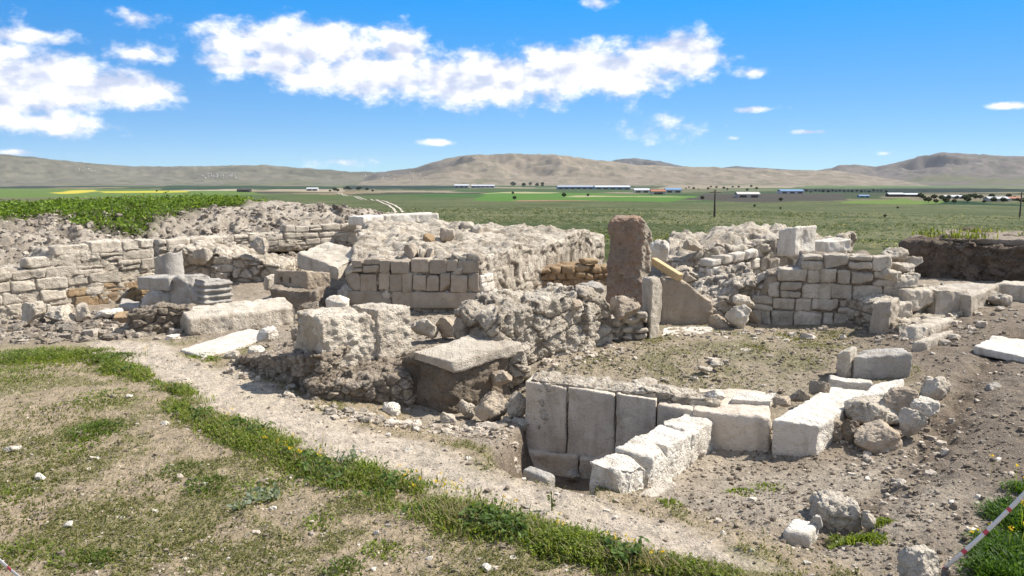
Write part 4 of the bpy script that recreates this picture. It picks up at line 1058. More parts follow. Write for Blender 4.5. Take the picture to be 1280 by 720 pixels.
def spur():
    R = [W(784, 617, -.06), W(812, 604, -.10), W(834, 590, -.16), W(864, 576, -.22), W(900, 553, -.3)]
    e = R[-1][:2]-R[0][:2]; e /= np.linalg.norm(e); n = np.array([-e[1], e[0]])
    zt = [.10, .10, .07, .04, -.04]; wd = [.30, .27, .26, .27, .24]
    labs = ['white broken end block of the spur, nearest the path', 'short white block second in the spur from the path', 'white block with a chipped corner in the middle of the spur', 'longest white block of the spur, touching the orthostat wall']
    for i in range(4):
        a, b = R[i][:2]+e*.003, R[i+1][:2]-e*.003
        V, F, u = hexa(quadhex(a, b, b+n*wd[i+1], a+n*wd[i], (R[i][2]-.15, R[i+1][2]-.15, R[i+1][2]-.15, R[i][2]-.15), (zt[i]-.03, zt[i+1]-.03, zt[i+1]+.01, zt[i]+.01)), .009, .022)
        V = cuts(V, 5 if i else 9, 300+i, .95 if i else .8, 1.3)
        V = rough(V, F, .03, 5., .014, 18, 310+i, .03, .012)
        tag(put('spur_block', V, F, M['white']), labs[i], 'stone block', 'white blocks of the spur wall')
spur()
slab4('footing_slab', 'flat pale footing stone along the right side of the white spur', 'stone slab', [(800, 630), (846, 604), (838, 595), (792, 619)], -.09, .05, 'lime', a1=.03)
slab4('stone_slab', 'grey flat slab half sunk at the edge of the dark pit', 'stone slab', [(652, 586), (684, 599), (694, 594), (664, 581)], -.08, .08, 'grey')
rock('fieldstone', 'small stone lying in the shadow at the bottom of the dark pit', 'stone', 706, 726, 597, 587, M['grey'], z0=-.62)

# --- rough blocks at the path edge, front left
mass('rubble_heap', 'crumbling rubble and earth face carrying the two rough blocks by the path', (384, 500), (516, 510), (-.05, -.2), [(384, 486), (400, 483), (470, 475), (516, 470)], .5, 'earthstone', 'rubble heap', 81, size=.11, amp=.06, fine=.05, back=1.35)
mass('rubble_heap', 'earthy rubble slope between the thin white slab and the two rough blocks', (296, 456), (398, 494), (0, -.03), [(296, 450), (340, 445), (398, 440)], .75, 'earthstone', 'rubble heap', 82, dv=(.5, .86), size=.12, amp=.05, fine=.05, back=1.7)
block('rough_block', 'larger of two rough sunlit blocks above the path, left of its taller neighbour', 'stone block', (403, 467), (473, 452), 396, 388, M['lime'], z0=.15, depth=.5, a1=.05, a2=.035, pits=.010, ncut=5, r=.035, bury=.03)
block('rough_block', 'smoother upright sunlit block right of the larger rough block above the path', 'stone block', (474, 450), (515, 440), 385, 383, M['lime'], z0=.18, depth=.45, a1=.03, a2=.03, pits=.014, r=.035, bury=.03)
block('stone_block', 'thin dark upright stone against the left end of the larger rough block', 'stone block', (384, 470), (401, 472), 410, 403, M['warm'], z0=.08, depth=.3, ncut=8, a1=.04)
rock('fieldstone', 'dark angular stone on the rubble slope left of the rough blocks', 'stone', 360, 384, 424, 402, M['warm'], z0=.25, n=12)
rock('fieldstone', 'pale cobble on the earthy rubble slope near the thin white slab', 'stone', 308, 330, 448, 434, M['white'], z0=.06)
rock('fieldstone', 'white cobble low on the earthy slope beside the path', 'stone', 319, 346, 424, 408, M['white'], z0=.1)
block('earth_pedestal', 'dark shaded earth block under the bright topped slab beside the rough blocks', 'earth pedestal', (501, 511), (563, 522), 443, 456, M['darkearth'], z0=-.26, depth=.8, dv=(.74, .67), a1=.07, a2=.03, r=.08, chips=.05)
def bright_slab():
    P = [W(512, 437, .37), W(566, 451, .31), W(655, 427, .36), W(588, 417, .40)]
    V, F, u = hexa(quadhex(*P, (.25, .18, .22, .26), (.37, .31, .36, .40)), .012, .03); V = rough(V, F, .014, 3, .012, 14, 91, .02)
    tag(put('stone_slab', V, F, M['lime']), 'bright topped broad slab resting on a dark earth block beside the rough blocks', 'stone slab')
bright_slab()
mass('rubble_heap', 'broken stone and earth under the right end of the bright topped slab', (566, 485), (660, 470), (-.1, .02), [(566, 456), (610, 446), (660, 436)], .6, 'rubble', 'rubble heap', 83, size=.16, amp=.08)
block('stone_block', 'small pale block leaning below the right end of the bright topped slab', 'stone block', (576, 475), (612, 470), 447, 447, M['lime'], z0=.0, depth=.3, ncut=5)
for l, r, b, t, m, z, lab in ((512, 547, 421, 394, 'lime', .1, 'pale rounded boulder right behind the rough blocks'), (543, 574, 420, 396, 'warm', .1, 'dark hollowed stone in the row behind the bright topped slab'), (572, 602, 421, 394, 'lime', .1, 'craggy stone in the row behind the bright topped slab'), (600, 628, 418, 392, 'lime', .1, 'grey craggy stone at the left foot of the craggy rubble wall'),
        (592, 640, 525, 489, 'warm', -.22, 'dark fronted rock in the hollow left of the orthostat wall'), (628, 660, 522, 490, 'lime', -.2, 'pitted rock touching the left end of the orthostat wall'), (573, 594, 522, 500, 'lime', -.24, 'small pale rock in the hollow beside the dark fronted rock'), (549, 571, 530, 514, 'lime', -.26, 'small rock at the foot of the dark earth block'), (474, 498, 517, 500, 'white', -.15, 'pale stone fallen at the foot of the rubble face'), (612, 640, 480, 462, 'warm', .0, 'yellowish stone below the right end of the bright topped slab'), (634, 662, 540, 524, 'lime', -.3, 'low flat rock beside the pit corner')):
    rock('fieldstone', lab, 'stone', l, r, b, t, M[m], z0=z)
mass('rubble_wall', 'craggy wall of big pale rubble stones in the middle, running up to the little pier', (622, 462), (768, 428), .06, [(620, 402), (634, 386), (665, 378), (690, 373), (737, 361), (754, 368), (768, 392)], .75, 'rubble', 'rubble wall', 85, size=.28, amp=.085, fine=.05, wob=.10)
for l, r, b, t, m, lab in ((672, 706, 420, 396, 'lime', 'angular stone jutting from the face of the craggy rubble wall'), (700, 724, 392, 374, 'warm', 'dark stone near the crest of the craggy rubble wall'), (640, 664, 425, 405, 'lime', 'stone low on the left of the craggy rubble wall')):
    y = 8.75; z = ZT((0, y), b); V, F = lump_geo(XY((l+r)/2, y, z), y-.05, z-.03, (r-l)/960*y*1.15, .4, ZT((0, y), t)-z+.05, .3, sd(), 10)
    tag(put('fieldstone', V, F, M[m]), lab, 'stone', 'stones in the craggy rubble wall')

# --- stones at the right
for l, r, b, t, m, z, lab, n in ((1073, 1131, 572, 528, 'warm', -.26, 'big round brownish boulder casting a dark shadow, right of the corner slab', 6), (1109, 1152, 521, 490, 'warm', -.04, 'dark squarish boulder above the big round boulder', 7), (1139, 1177, 520, 499, 'white', -.02, 'flat white stone right of the dark squarish boulder', 8),
        (1128, 1163, 543, 514, 'lime', -.08, 'pale angular stone right of the big round boulder', 8), (1154, 1194, 499, 471, 'lime', .02, 'pale topped stone below the large grey rectangular block', 8), (1066, 1128, 532, 506, 'lime', -.1, 'long ridged stone lying behind the big round boulder', 7),
        (1034, 1056, 550, 515, 'warm', -.2, 'upright brown stone against the side of the corner slab', 10), (1054, 1076, 553, 522, 'earthy', -.2, 'dark stone between the corner slab and the big round boulder', 10), (1054, 1072, 520, 507, 'ochre', -.08, 'small reddish stone beside the corner slab top', 8)):
    V, F = rock_geo(l, r, b, t, z0=z, n=n, lo=.7, hi=1.05, **({'a1': .04, 'a2': .03, 'round_': .36} if n == 6 else {}))
    tag(put('boulder', V, F, M[m]), lab, 'boulder', 'boulders beside the corner slab')
rock('boulder', 'dark rough boulder above the grass tuft in the right foreground', 'boulder', 1024, 1086, 664, 624, M['rubble'], z0=-.12, n=5, a1=.09, bury=.1, lo=.8, hi=1.1, dk=1.)
slab4('white_stone', 'bright white flat stone left of the dark boulder in the right foreground', 'stone', [(980, 664), (1012, 668), (1024, 652), (992, 646)], -.02, .06, a1=.03)
rock('fieldstone', 'grey stone squeezed between the white flat stone and the dark boulder', 'stone', 1012, 1030, 664, 645, M['grey'], z0=-.06)
rock('fieldstone', 'small pale stone right of the dark boulder beside the grass tuft', 'stone', 1079, 1097, 656, 636, M['lime'], z0=-.04)
V, F = rock_geo(1130, 1180, 735, 692, z0=.03, n=7, lo=.75, hi=1.05); tag(put('boulder', V, F, M['lime']), 'pale rock at the bottom frame edge holding down the barrier tape', 'boulder')
# faint row of stones in the room
rr = random.Random(5)
for i in range(11):
    u = i/10; px = 872+u*98+rr.uniform(-8, 8); py = 458-u*36+rr.uniform(-4, 4); w = rr.uniform(8, 20)
    rock('floor_stone', 'low yellowish stone in the faint row crossing the room floor', 'stone', px, px+w, py, py-w*.17, M['lime'], 'faint row of stones in the room floor', z0=.05, dk=.8, bury=.05)
# ------------------------------------------------------------------ earth balk at the right
def balk():
    A, B = W(1112, 349, .22), W(1440, 374, .22)
    n = away(A, B); D_ = A[:2]+n*2.6+[.5, 0]; C_ = B[:2]+n*2.6
    V, F, u = hexa(quadhex(A, B, C_, D_, -.05, (.93, 1.0, 1.0, .93)), .024, .1, 300)
    s_ = sstep(.0, .055, u[:, 0]+.02*fbm2(V[:, 1]*3, V[:, 2]*3, 3, 5)); V[:, 2] = np.where(V[:, 2] > .1, .1+(V[:, 2]-.1)*(.30+.70*s_), V[:, 2])
    V, F, c = rubble_disp(V, F, u, .20, .07, .10, 91, .05, .4)
    V = V+normals(V, F)*(.10*fbm3(V*1.3, 3, 92))[:, None]
    tag(put('earth_balk', V, F, M['balk'], attrs={'rnd': c}), 'dark vertical earth balk with a grassy top behind the right hand wall', 'earth balk')
    P = [p+n*.16 for p in (A[:2], B[:2])]
    V, F, u = hexa(quadhex(P[0]+[.25, 0], P[1], C_, D_+[.2, 0], .9, (.985, 1.05, 1.05, .985)), .03, .04, 300)
    V = rough(V, F, .06, 1.5, .03, 8, 93)
    tag(put('balk_top', V, F, M['earthy']), kind='structure')
    return P[0], P[1], n
BK = balk()
# ------------------------------------------------------------------ loose stones
def pebble_base(k=2):
    P, F = lattice(k, k, k); V = P-.5
    V = V/np.linalg.norm(V, axis=1, keepdims=True)*.5*.6+V*.45
    return V, F
def scatter_stones(name, X, Y, size, mat, seed, flat=.6, k=2, sink=.25, label=None):
    rs = np.random.default_rng(seed); n = len(X)
    B, F = pebble_base(k); m = len(B)
    J = 1+rs.uniform(-.28, .28, (n, m, 1))
    sc = size[:, None]*np.stack([rs.uniform(.8, 1.3, n), rs.uniform(.7, 1.1, n), rs.uniform(flat*.6, flat*1.2, n)], 1)
    V = B[None]*J*sc[:, None]
    a = rs.uniform(0, 2*PI, n); t = rs.uniform(-.4, .4, n)
    ca, sa = np.cos(a)[:, None], np.sin(a)[:, None]
    ct, st = np.cos(t)[:, None], np.sin(t)[:, None]
    x, y, z = V[..., 0], V[..., 1], V[..., 2]
    y, z = y*ct-z*st, y*st+z*ct
    x, y = x*ca-y*sa, x*sa+y*ca
    gzv = ground_z(X, Y)
    V = np.stack([x+X[:, None], y+Y[:, None], z+(gzv+sc[:, 2]*(.5-sink))[:, None]], -1).reshape(-1, 3)
    F = (F[None]+np.arange(n)[:, None, None]*m).reshape(-1, 4)
    r = np.repeat(rs.uniform(0, 1, n), m)
    return tag(put(name, V, F, M[mat], attrs={'rnd': r}, loc=(0, 0, 0), smooth=False), label, kind='stuff')
def poly_pts(poly, n, seed):
    rs = np.random.default_rng(seed); P = np.array(poly)[:, :2]; lo, hi = P.min(0), P.max(0)
    q = rs.uniform(lo, hi, (n*4, 2)); m = polydist(q[:, 0], q[:, 1], poly) < 0
    return q[m][:n]
def polar_pts(n, r0, r1, seed, az=38):
    rs = np.random.default_rng(seed)
    r = np.exp(rs.uniform(math.log(r0), math.log(r1), n)); a = np.radians(rs.uniform(-az, az, n))
    return r*np.sin(a), r*np.cos(a)
stone_mat('gravel', (.52, .46, .39), (.36, .31, .25), bump=.3, var=.9, speck_amt=.3)
X, Y = polar_pts(26000, 2.8, 11.5, 15)
sz = np.random.default_rng(12).gamma(1.7, .006, len(X))+.006
keep = (polydist(X, Y, PIT) > -.05) & (np.random.default_rng(19).uniform(0, 1, len(X)) < np.where(polydist(X, Y, PATH) < 0, .05, (.3+.7*sstep(-.2, .3, fbm2(X*1.3+9, Y*1.3, 3, 96)+.25*(X > 1.2)))*np.where(X+.9*(Y-4.6)-1. < .1, .18, 1.)))
scatter_stones('soil_clods', X[keep], Y[keep], sz[keep]*(.7+.05*Y[keep]), 'clod', 16, .7)
X, Y = polar_pts(8500, 2.8, 10.5, 5)
sz = .006+.022*np.random.default_rng(2).power(.35, len(X))
sz = np.random.default_rng(2).gamma(1.6, .0052, len(X))+.005
keep = (polydist(X, Y, PIT) > -.05) & (np.random.default_rng(9).uniform(0, 1, len(X)) < .35+.65*sstep(-.3, .3, fbm2(X*1.3, Y*1.3, 3, 95)+.25*(X > 1.5)))
q = np.concatenate([poly_pts([np.array([-10.5, 12.2]), np.array([-2.4, 15.6]), np.array([-3.4, 22.]), np.array([-14, 16.5])], 2600, 44), poly_pts([W(-60, 398, 0), W(190, 388, 0), W(235, 415, 0), W(100, 428, 0), W(-60, 432, 0)], 900, 45)])
scatter_stones('slope_clods', q[:, 0], q[:, 1], np.random.default_rng(3).gamma(1.8, .022, len(q))+.015, 'clod2', 17, .75, 3)
scatter_stones('gravel', X[keep], Y[keep], sz[keep]*(.7+.05*Y[keep]), 'gravel', 6)
RUB = []
for poly, n, s0 in (([W(-60, 400, 0), W(180, 385, 0), W(235, 395, 0), W(225, 425, 0), W(-60, 420, 0)], 260, .05), ([W(290, 440, 0), W(400, 480, 0), W(400, 515, 0), W(280, 462, 0)], 170, .035), ([W(395, 500, 0), W(510, 505, 0), W(640, 520, -.2), W(650, 552, -.2), W(520, 545, -.2), W(420, 520, 0)], 380, .04),
                    ([W(640, 462, .05), W(770, 430, .05), W(790, 440, .05), W(680, 475, .05)], 130, .04), ([W(655, 470, .08), W(900, 492, .05), W(1030, 480, .05), W(900, 455, .05)], 130, .025), ([W(1030, 500, 0), W(1180, 480, 0), W(1200, 560, 0), W(1040, 600, -.2)], 170, .03),
                    ([W(1080, 430, .05), W(1240, 380, .2), W(1280, 400, .2), W(1150, 450, .1)], 150, .05), ([W(830, 420, .03), W(960, 410, .03), W(1080, 415, .03), W(1080, 425, .03), W(830, 428, .03)], 110, .04),
                    ([np.array([-9, 13.6]), np.array([-2.4, 15.6]), np.array([-3.6, 22.]), np.array([-12, 16.5])], 700, .05), ([W(x_, y_, .02) for x_, y_ in ((1262, 440), (1278, 450), (1190, 545), (1120, 610), (1020, 665), (1010, 650), (1100, 590), (1180, 525))], 260, .03), ([W(230, 400, .0), W(420, 385, .0), W(420, 410, 0), W(360, 420, 0)], 120, .05)):
    q = poly_pts(poly, n, int(n)+3); rs = np.random.default_rng(n)
    q = q[:int(len(q)*.75)]; RUB.append((q, rs.gamma(2.0, s0*.38, len(q))+.012))
q = np.concatenate([a for a, b in RUB]); b = np.concatenate([b for a, b in RUB])
scatter_stones('rubble_scatter', q[:, 0], q[:, 1], np.minimum(b, .22), 'gravel', 8, .7, 3, .3)
for i, (px, py, w) in enumerate(((12, 566, 26), (48, 600, 20), (160, 498, 14), (205, 532, 16), (255, 607, 12), (150, 650, 12), (192, 642, 15), (83, 660, 20), (340, 638, 14), (452, 567, 13), (510, 564, 14), (284, 700, 10), (610, 716, 24), (536, 700, 14), (640, 700, 16), (470, 668, 14), (466, 714, 12), (120, 575, 11), (30, 640, 10), (225, 664, 10), (1010, 706, 14), (1190, 630, 15), (1225, 624, 14), (1250, 577, 15), (940, 690, 12), (905, 668, 12), (870, 700, 14), (1085, 600, 12), (660, 636, 10), (585, 575, 12), (485, 545, 12), (1200, 548, 12))):
    V, F = rock_geo(px-w*.36, px+w*.36, py, py-w*.3, z0=gz(*W(px, py, 0)[:2]), n=6, bury=.012, seed=900+i, s=.006)
    tag(put('loose_stone', V, F, M['white']), 'small pale loose stone lying on the bare ground', 'stone', 'small loose stones on the open ground')
# ------------------------------------------------------------------ plants
def blades(X, Y, Z, h, w, seed, lean=.5, cols=((.05, .12, .02), (.11, .2, .035)), bend=.5):
    rs = np.random.default_rng(seed); n = len(X)
    a = rs.uniform(0, 2*PI, n); d = np.stack([np.cos(a), np.sin(a)], 1); s = np.stack([-d[:, 1], d[:, 0]], 1)
    l = rs.uniform(.1, lean, n)*h
    V = np.empty((n, 6, 3))
    for k, (t, ww) in enumerate(((0, .7), (.55, 1.), (1., .15))):
        c = np.stack([X+d[:, 0]*l*t**2, Y+d[:, 1]*l*t**2, Z+h*t*(1-bend*.3*t)], 1)
        for j, sg in ((0, -1), (1, 1)):
            V[:, k*2+j] = c; V[:, k*2+j, :2] += s*(sg*w*ww/2)[:, None]
    I = np.arange(n)[:, None]*6
    F = np.concatenate([I+np.array([0, 1, 3, 2]), I+np.array([2, 3, 5, 4])])
    t = rs.uniform(0, 1, n)[:, None]; c = np.array(cols[0])*(1-t)+np.array(cols[1])*t
    return V.reshape(-1, 3), F, np.repeat(c, 6, 0)
def leaves(C, size, seed, cols, up=.5):
    rs = np.random.default_rng(seed); n = len(C)
    N_ = rs.normal(size=(n, 3)); N_[:, 2] += up*2; N_ /= np.linalg.norm(N_, axis=1, keepdims=True)
    t = np.cross(N_, rs.normal(size=(n, 3))); t /= np.maximum(np.linalg.norm(t, axis=1, keepdims=True), 1e-6); b = np.cross(N_, t)
    L_ = size[:, None]
    V = np.stack([C-t*L_*.5, C+b*L_*.28, C+t*L_*.5+N_*L_*-.1, C-b*L_*.28], 1)
    F = np.arange(n*4).reshape(n, 4)
    k = rs.uniform(0, 1, n)[:, None]; c = np.array(cols[0])*(1-k)+np.array(cols[1])*k
    return V.reshape(-1, 3), F, np.repeat(c, 4, 0)
def putleaf(name, parts, kind='stuff'):
    V, F, c = join(parts)
    return tag(put(name, V, F, M['leaf'], attrs={'col': c}, smooth=False, loc=(0, 0, 0)), kind=kind)
GREEN = ((.075, .115, .02), (.31, .385, .075)); OLIVE = ((.10, .12, .03), (.22, .22, .07)); STRAW = ((.25, .21, .11), (.38, .33, .2))
rs = np.random.default_rng(77)
def strip_pts(n):
    P = np.array([p[:2] for p in GRASSLINE]); k = len(P)-1
    t = rs.uniform(0, k, n*2); i = np.minimum(t.astype(int), k-1); f = (t-i)[:, None]
    c = P[i]*(1-f)+P[i+1]*f; e = P[i+1]-P[i]; e /= np.linalg.norm(e, axis=1, keepdims=True)
    wd = np.interp(t, [0, 1.5, 3, 5, 7, 8.5, k], [.12, .15, .18, .19, .14, .09, .07])
    o = rs.normal(0, .55, n*2)*wd
    q = c+np.stack([-e[:, 1], e[:, 0]], 1)*o[:, None]
    m = fbm2(q[:, 0]*2.6, q[:, 1]*2.6, 3, 101)+rs.uniform(-.2, .35, n*2) > np.where(t < 2.2, .12, -.12)
    q = q[m][:n]; return q[:, 0], q[:, 1]
x, y = strip_pts(40000); h = rs.uniform(.02, .065, len(x))*(.5+1.0*(vn2(x*3, y*3, 7)))
parts = [blades(x, y, ground_z(x, y)-.005, h, rs.uniform(.005, .012, len(x)), 1, .8, GREEN)]
x, y = strip_pts(34000); z = ground_z(x, y)
parts.append(leaves(np.stack([x, y, z+rs.uniform(.008, .055, len(x))*(.5+1.0*vn2(x*3, y*3, 7))], 1), rs.uniform(.010, .026, len(x)), 2, GREEN))
x, y = strip_pts(7000); parts.append(blades(x, y, ground_z(x, y), rs.uniform(.03, .10, len(x)), rs.uniform(.003, .006, len(x)), 6, 1.1, STRAW))
x, y = strip_pts(5000); k = vn2(x*5, y*5, 12) > .55; x, y = x[k], y[k]
parts.append(leaves(np.stack([x, y, ground_z(x, y)+rs.uniform(.03, .08, len(x))], 1), rs.uniform(.03, .05, len(x)), 8, ((.05, .09, .02), (.16, .24, .06)), .9))
putleaf('grass', parts)
def weed_mask(x, y):
    n1 = fbm2(x*.8, y*.8, 4, 61); n2 = fbm2(x*3.1, y*3.1, 4, 62); n3 = fbm2(x*.35, y*.35, 3, 63)
    bank = sstep(.25, -.15, x+.9*(y-4.6)-1.0+.3*n1)
    return bank*sstep(-.12, .3, n2+.4*n1), bank, n2
x, y = polar_pts(210000, 2.9, 10.5, 31, 37)
m, bank, n2 = weed_mask(x, y)
k = rs.uniform(0, 1, len(x)) < (m*1.1+bank*.16)*np.clip(y/6, .5, 1.2)*.85
k &= polydist(x, y, PATH) > -.02
x, y = x[k], y[k]; z = ground_z(x, y)
parts = [leaves(np.stack([x, y, z+rs.uniform(.0, .022, len(x))], 1), rs.uniform(.008, .022, len(x)), 3, OLIVE, .8)]
q = rs.uniform(0, 1, len(x)) < .35
parts.append(blades(x[q], y[q], z[q], rs.uniform(.012, .04, q.sum()), rs.uniform(.003, .006, q.sum()), 4, 1.6, OLIVE))
q = rs.uniform(0, 1, len(x)) < .22
parts.append(blades(x[q]+.02, y[q], z[q], rs.uniform(.01, .04, q.sum()), rs.uniform(.003, .005, q.sum()), 5, 2.2, STRAW))
ROOMP = [W(640, 470, .05), W(780, 435, .05), W(900, 415, .03), W(1080, 418, .03), W(1050, 450, .05), W(1000, 470, .05), W(890, 488, .06)]
q = poly_pts(ROOMP, 9000, 88); q = q[fbm2(q[:, 0]*2.2, q[:, 1]*2.2, 4, 62)+rs.uniform(-.25, .3, len(q)) > 0]
z = ground_z(q[:, 0], q[:, 1])
parts.append(leaves(np.stack([q[:, 0], q[:, 1], z+rs.uniform(0, .02, len(q))], 1), rs.uniform(.012, .03, len(q)), 13, OLIVE, .8))
putleaf('ground_weeds', parts)
def patch(cx, cy, r, n, hmax, seed, cols=GREEN, lf=.5):
    g = np.random.default_rng(seed); a = g.uniform(0, 2*PI, n); d = r*np.sqrt(g.uniform(0, 1, n))*(.6+.6*g.uniform(0, 1, n))
    x, y = cx+np.cos(a)*d, cy+np.sin(a)*d; z = ground_z(x, y); hmax = hmax*(.62 if hmax > .11 else 1)
    h = g.uniform(.3, 1, n)*hmax*(1-.5*(d/r)**2).clip(.2)
    ps = [blades(x, y, z, h, g.uniform(.004, .010, n), seed, .9, cols)]
    k = g.uniform(0, 1, n) < lf
    ps.append(leaves(np.stack([x, y, z+h*g.uniform(.3, 1, n)], 1)[k], g.uniform(.012, .03, k.sum()), seed+1, cols))
    return ps
parts = []
for i, (px, py, r, n, h) in enumerate(((20, 448, .5, 1500, .05), (60, 446, .5, 1700, .06), (95, 447, .45, 1700, .06), (140, 448, .3, 1000, .05), (25, 470, .5, 900, .04), (150, 462, .25, 900, .05), (120, 540, .28, 900, .05), (100, 560, .2, 300, .03), (128, 500, .35, 700, .03), (260, 608, .18, 400, .04), (250, 446, .15, 300, .05), (265, 450, .12, 200, .04),
        (130, 700, .12, 300, .03), (30, 690, .2, 400, .03), (90, 700, .16, 300, .03), (430, 715, .12, 250, .03), (330, 612, .25, 500, .035), (400, 655, .12, 200, .03), (230, 590, .2, 300, .03), (480, 690, .14, 250, .03), (10, 620, .2, 250, .03), (60, 590, .4, 900, .03), (40, 640, .35, 800, .03), (120, 650, .3, 600, .03), (180, 610, .3, 500, .03), (60, 520, .5, 900, .035), (190, 690, .25, 500, .03), (20, 560, .4, 700, .03), (260, 670, .25, 350, .025), (340, 690, .2, 300, .025))):
    p = W(px, py, 0); parts += patch(p[0], p[1], r, int(n*(.5 if i > 20 else 1)), h, 200+i*3, OLIVE if i > 20 else GREEN if i % 3 else ((.07, .12, .02), (.18, .24, .05)))
for i, (px, py, r, n, h) in enumerate(((1066, 676, .12, 500, .09), (1088, 682, .1, 300, .06), (1048, 664, .06, 120, .05), (1100, 655, .08, 160, .05), (1128, 470, .2, 200, .04), (925, 590, .12, 160, .04), (838, 622, .1, 120, .04), (960, 580, .14, 120, .03), (700, 690, .1, 100, .04), (1012, 432, .3, 260, .03), (990, 425, .3, 260, .03), (1040, 424, .3, 300, .04), (945, 440, .25, 220, .03), (820, 432, .2, 200, .03))):
    p = W(px, py, -.05 if py > 560 else 0); parts += patch(p[0], p[1], r, n, h, 300+i*3, OLIVE if py < 560 else GREEN)
putleaf('weed_patches', parts)
parts = []
for i, (px, py, r, n, h) in enumerate(((1262, 640, .16, 700, .16), (1285, 655, .2, 900, .2), (1250, 680, .16, 600, .12), (1275, 700, .2, 900, .16), (1235, 700, .12, 350, .08), (1290, 610, .16, 500, .14), (1300, 730, .3, 900, .2), (1240, 718, .14, 400, .1), (1330, 670, .3, 1000, .2))):
    p = W(px, py, .05); parts += patch(p[0], p[1], r, n, h, 400+i*3, ((.03, .08, .012), (.12, .21, .03)), .9)
putleaf('corner_weeds', parts)
# yellow flowers on thin stalks
parts = []
P = [W(px, py, 0) for px, py in ((330, 560), (350, 566), (362, 574), (400, 585), (378, 580), (285, 528), (180, 448), (505, 606), (522, 612), (540, 618), (548, 622), (556, 622), (572, 628), (640, 645), (700, 668), (760, 690), (790, 690), (820, 705), (520, 620), (565, 632))]
P += [W(px, py, .05) for px, py in ((1268, 600), (1274, 606), (1262, 612), (1277, 650), (1270, 660), (1262, 690), (1268, 694), (1226, 697), (1222, 700), (1275, 690), (1278, 620), (1255, 700))]
c = np.array([[p[0]+rs.normal(0, .03), p[1]+rs.normal(0, .03)] for p in P for _ in range(1 if p[0] > 1.8 else 3)])
z = ground_z(c[:, 0], c[:, 1]); hh = rs.uniform(.07, .13, len(c))+(c[:, 0] > 1.5)*.06
parts.append(blades(c[:, 0], c[:, 1], z, hh, np.full(len(c), .004), 9, .2, GREEN, 0))
for q in range(5):
    parts.append(leaves(np.stack([c[:, 0], c[:, 1], z+hh], 1)+rs.normal(0, .006, (len(c), 3)), rs.uniform(.012, .018, len(c)), 20+q, ((.75, .5, .02), (.85, .62, .03))))
putleaf('wildflowers', parts)
def sprig(px, py, h, name, label, cat, cols, n=26, sz=.03, spread=.5, group=None, stems=5):
    p = W(px, py, 0); g = np.random.default_rng(int(px)); z0 = gz(p[0], p[1])
    t = tag(empty(name, (p[0], p[1], z0)), label, cat, group)
    a = g.uniform(0, 2*PI, stems); x = p[0]+np.cos(a)*.01; y = p[1]+np.sin(a)*.01
    V, F, c = blades(x, y, np.full(stems, z0-.01), np.full(stems, h)*g.uniform(.7, 1, stems), np.full(stems, .006), int(px), spread, cols, 0)
    put('stem', V, F, M['leaf'], t, {'col': c}, False)
    u = g.uniform(.2, 1, n); a = g.uniform(0, 2*PI, n); d = h*spread*u*.8
    V, F, c = leaves(np.stack([p[0]+np.cos(a)*d, p[1]+np.sin(a)*d, z0+h*u*g.uniform(.5, 1, n)], 1), g.uniform(.6, 1.2, n)*sz, int(px)+1, cols, .3)
    put('leaves', V, F, M['leaf'], t, {'col': c}, False)
SILVER = ((.22, .26, .19), (.36, .4, .3))
sprig(690, 640, .16, 'weed_sprig', 'lone thin weed sprig standing at the edge of the grass strip and path', 'weed', ((.05, .09, .02), (.14, .18, .05)), 22, .025, .25)
sprig(434, 583, .12, 'silver_thistle', 'silvery leaved thistle in the grass strip, further from the bottom edge', 'thistle', SILVER, 60, .05, .9)
sprig(330, 622, .07, 'silver_thistle', 'low spread of silvery thistle leaves on the trampled bank', 'thistle', SILVER, 90, .05, 1.9)
sprig(300, 634, .05, 'silver_thistle', 'small flat silvery rosette left of the wider thistle spread on the bank', 'thistle', SILVER, 40, .045, 1.6)
# crop on the upper field
q = poly_pts([p for p in CROP], 9000, 51)
d = polydist(q[:, 0], q[:, 1], CROP); q = q[rs.uniform(0, 1, len(q)) < np.where(q[:, 1] > 25, .55, 1)]
z = ground_z(q[:, 0], q[:, 1]); n = len(q); m = 13
h = rs.uniform(.12, .24, n)*(.6+.8*vn2(q[:, 0]*1.3, q[:, 1]*1.3, 3))
C = np.stack([np.repeat(q[:, 0], m), np.repeat(q[:, 1], m), np.repeat(z, m)], 1)+rs.normal(0, 1, (n*m, 3))*np.array([.09, .09, 0])
C[:, 2] += rs.uniform(.02, 1, n*m)*np.repeat(h, m)
V, F, c = leaves(C, rs.uniform(.05, .11, n*m), 61, ((.06, .11, .016), (.24, .34, .055)), .4)
c *= np.repeat(np.repeat(rs.uniform(.7, 1.25, n), m), 4)[:, None]
tag(put('crop', V, F, M['leaf'], attrs={'col': c}, smooth=False, loc=(0, 0, 0)), kind='stuff')
# scrub on the slope beyond the dig
x, y = polar_pts(30000, 19, 190, 71, 40)
k = (x-.22*(y-22) > -3.0) | (y > 75); k &= (y > 21) | (x > 1); x, y = x[k], y[k]
g = fbm2(x*.12, y*.12, 3, 73); k = rs.uniform(-.5, .6, len(x)) < g+.15; x, y = x[k], y[k]
z = ground_z(x, y); n = len(x); m = 7
r = rs.uniform(.03, .10, n)*(1+y/70)
C = np.stack([np.repeat(x, m), np.repeat(y, m), np.repeat(z, m)], 1)+rs.normal(0, 1, (n*m, 3))*np.repeat(r, m)[:, None]*np.array([.6, .6, .3])
C[:, 2] += np.repeat(r, m)*.45
V, F, c = leaves(C, np.repeat(r, m)*rs.uniform(.5, 1., n*m), 81, ((.05, .085, .025), (.13, .16, .06)), .3)
k = np.repeat(np.repeat(rs.uniform(0, 1, n) < .34, m), 4); c[k] = np.array((.38, .36, .26))*(.7+.5*rs.uniform(0, 1, (k.sum(), 1)))
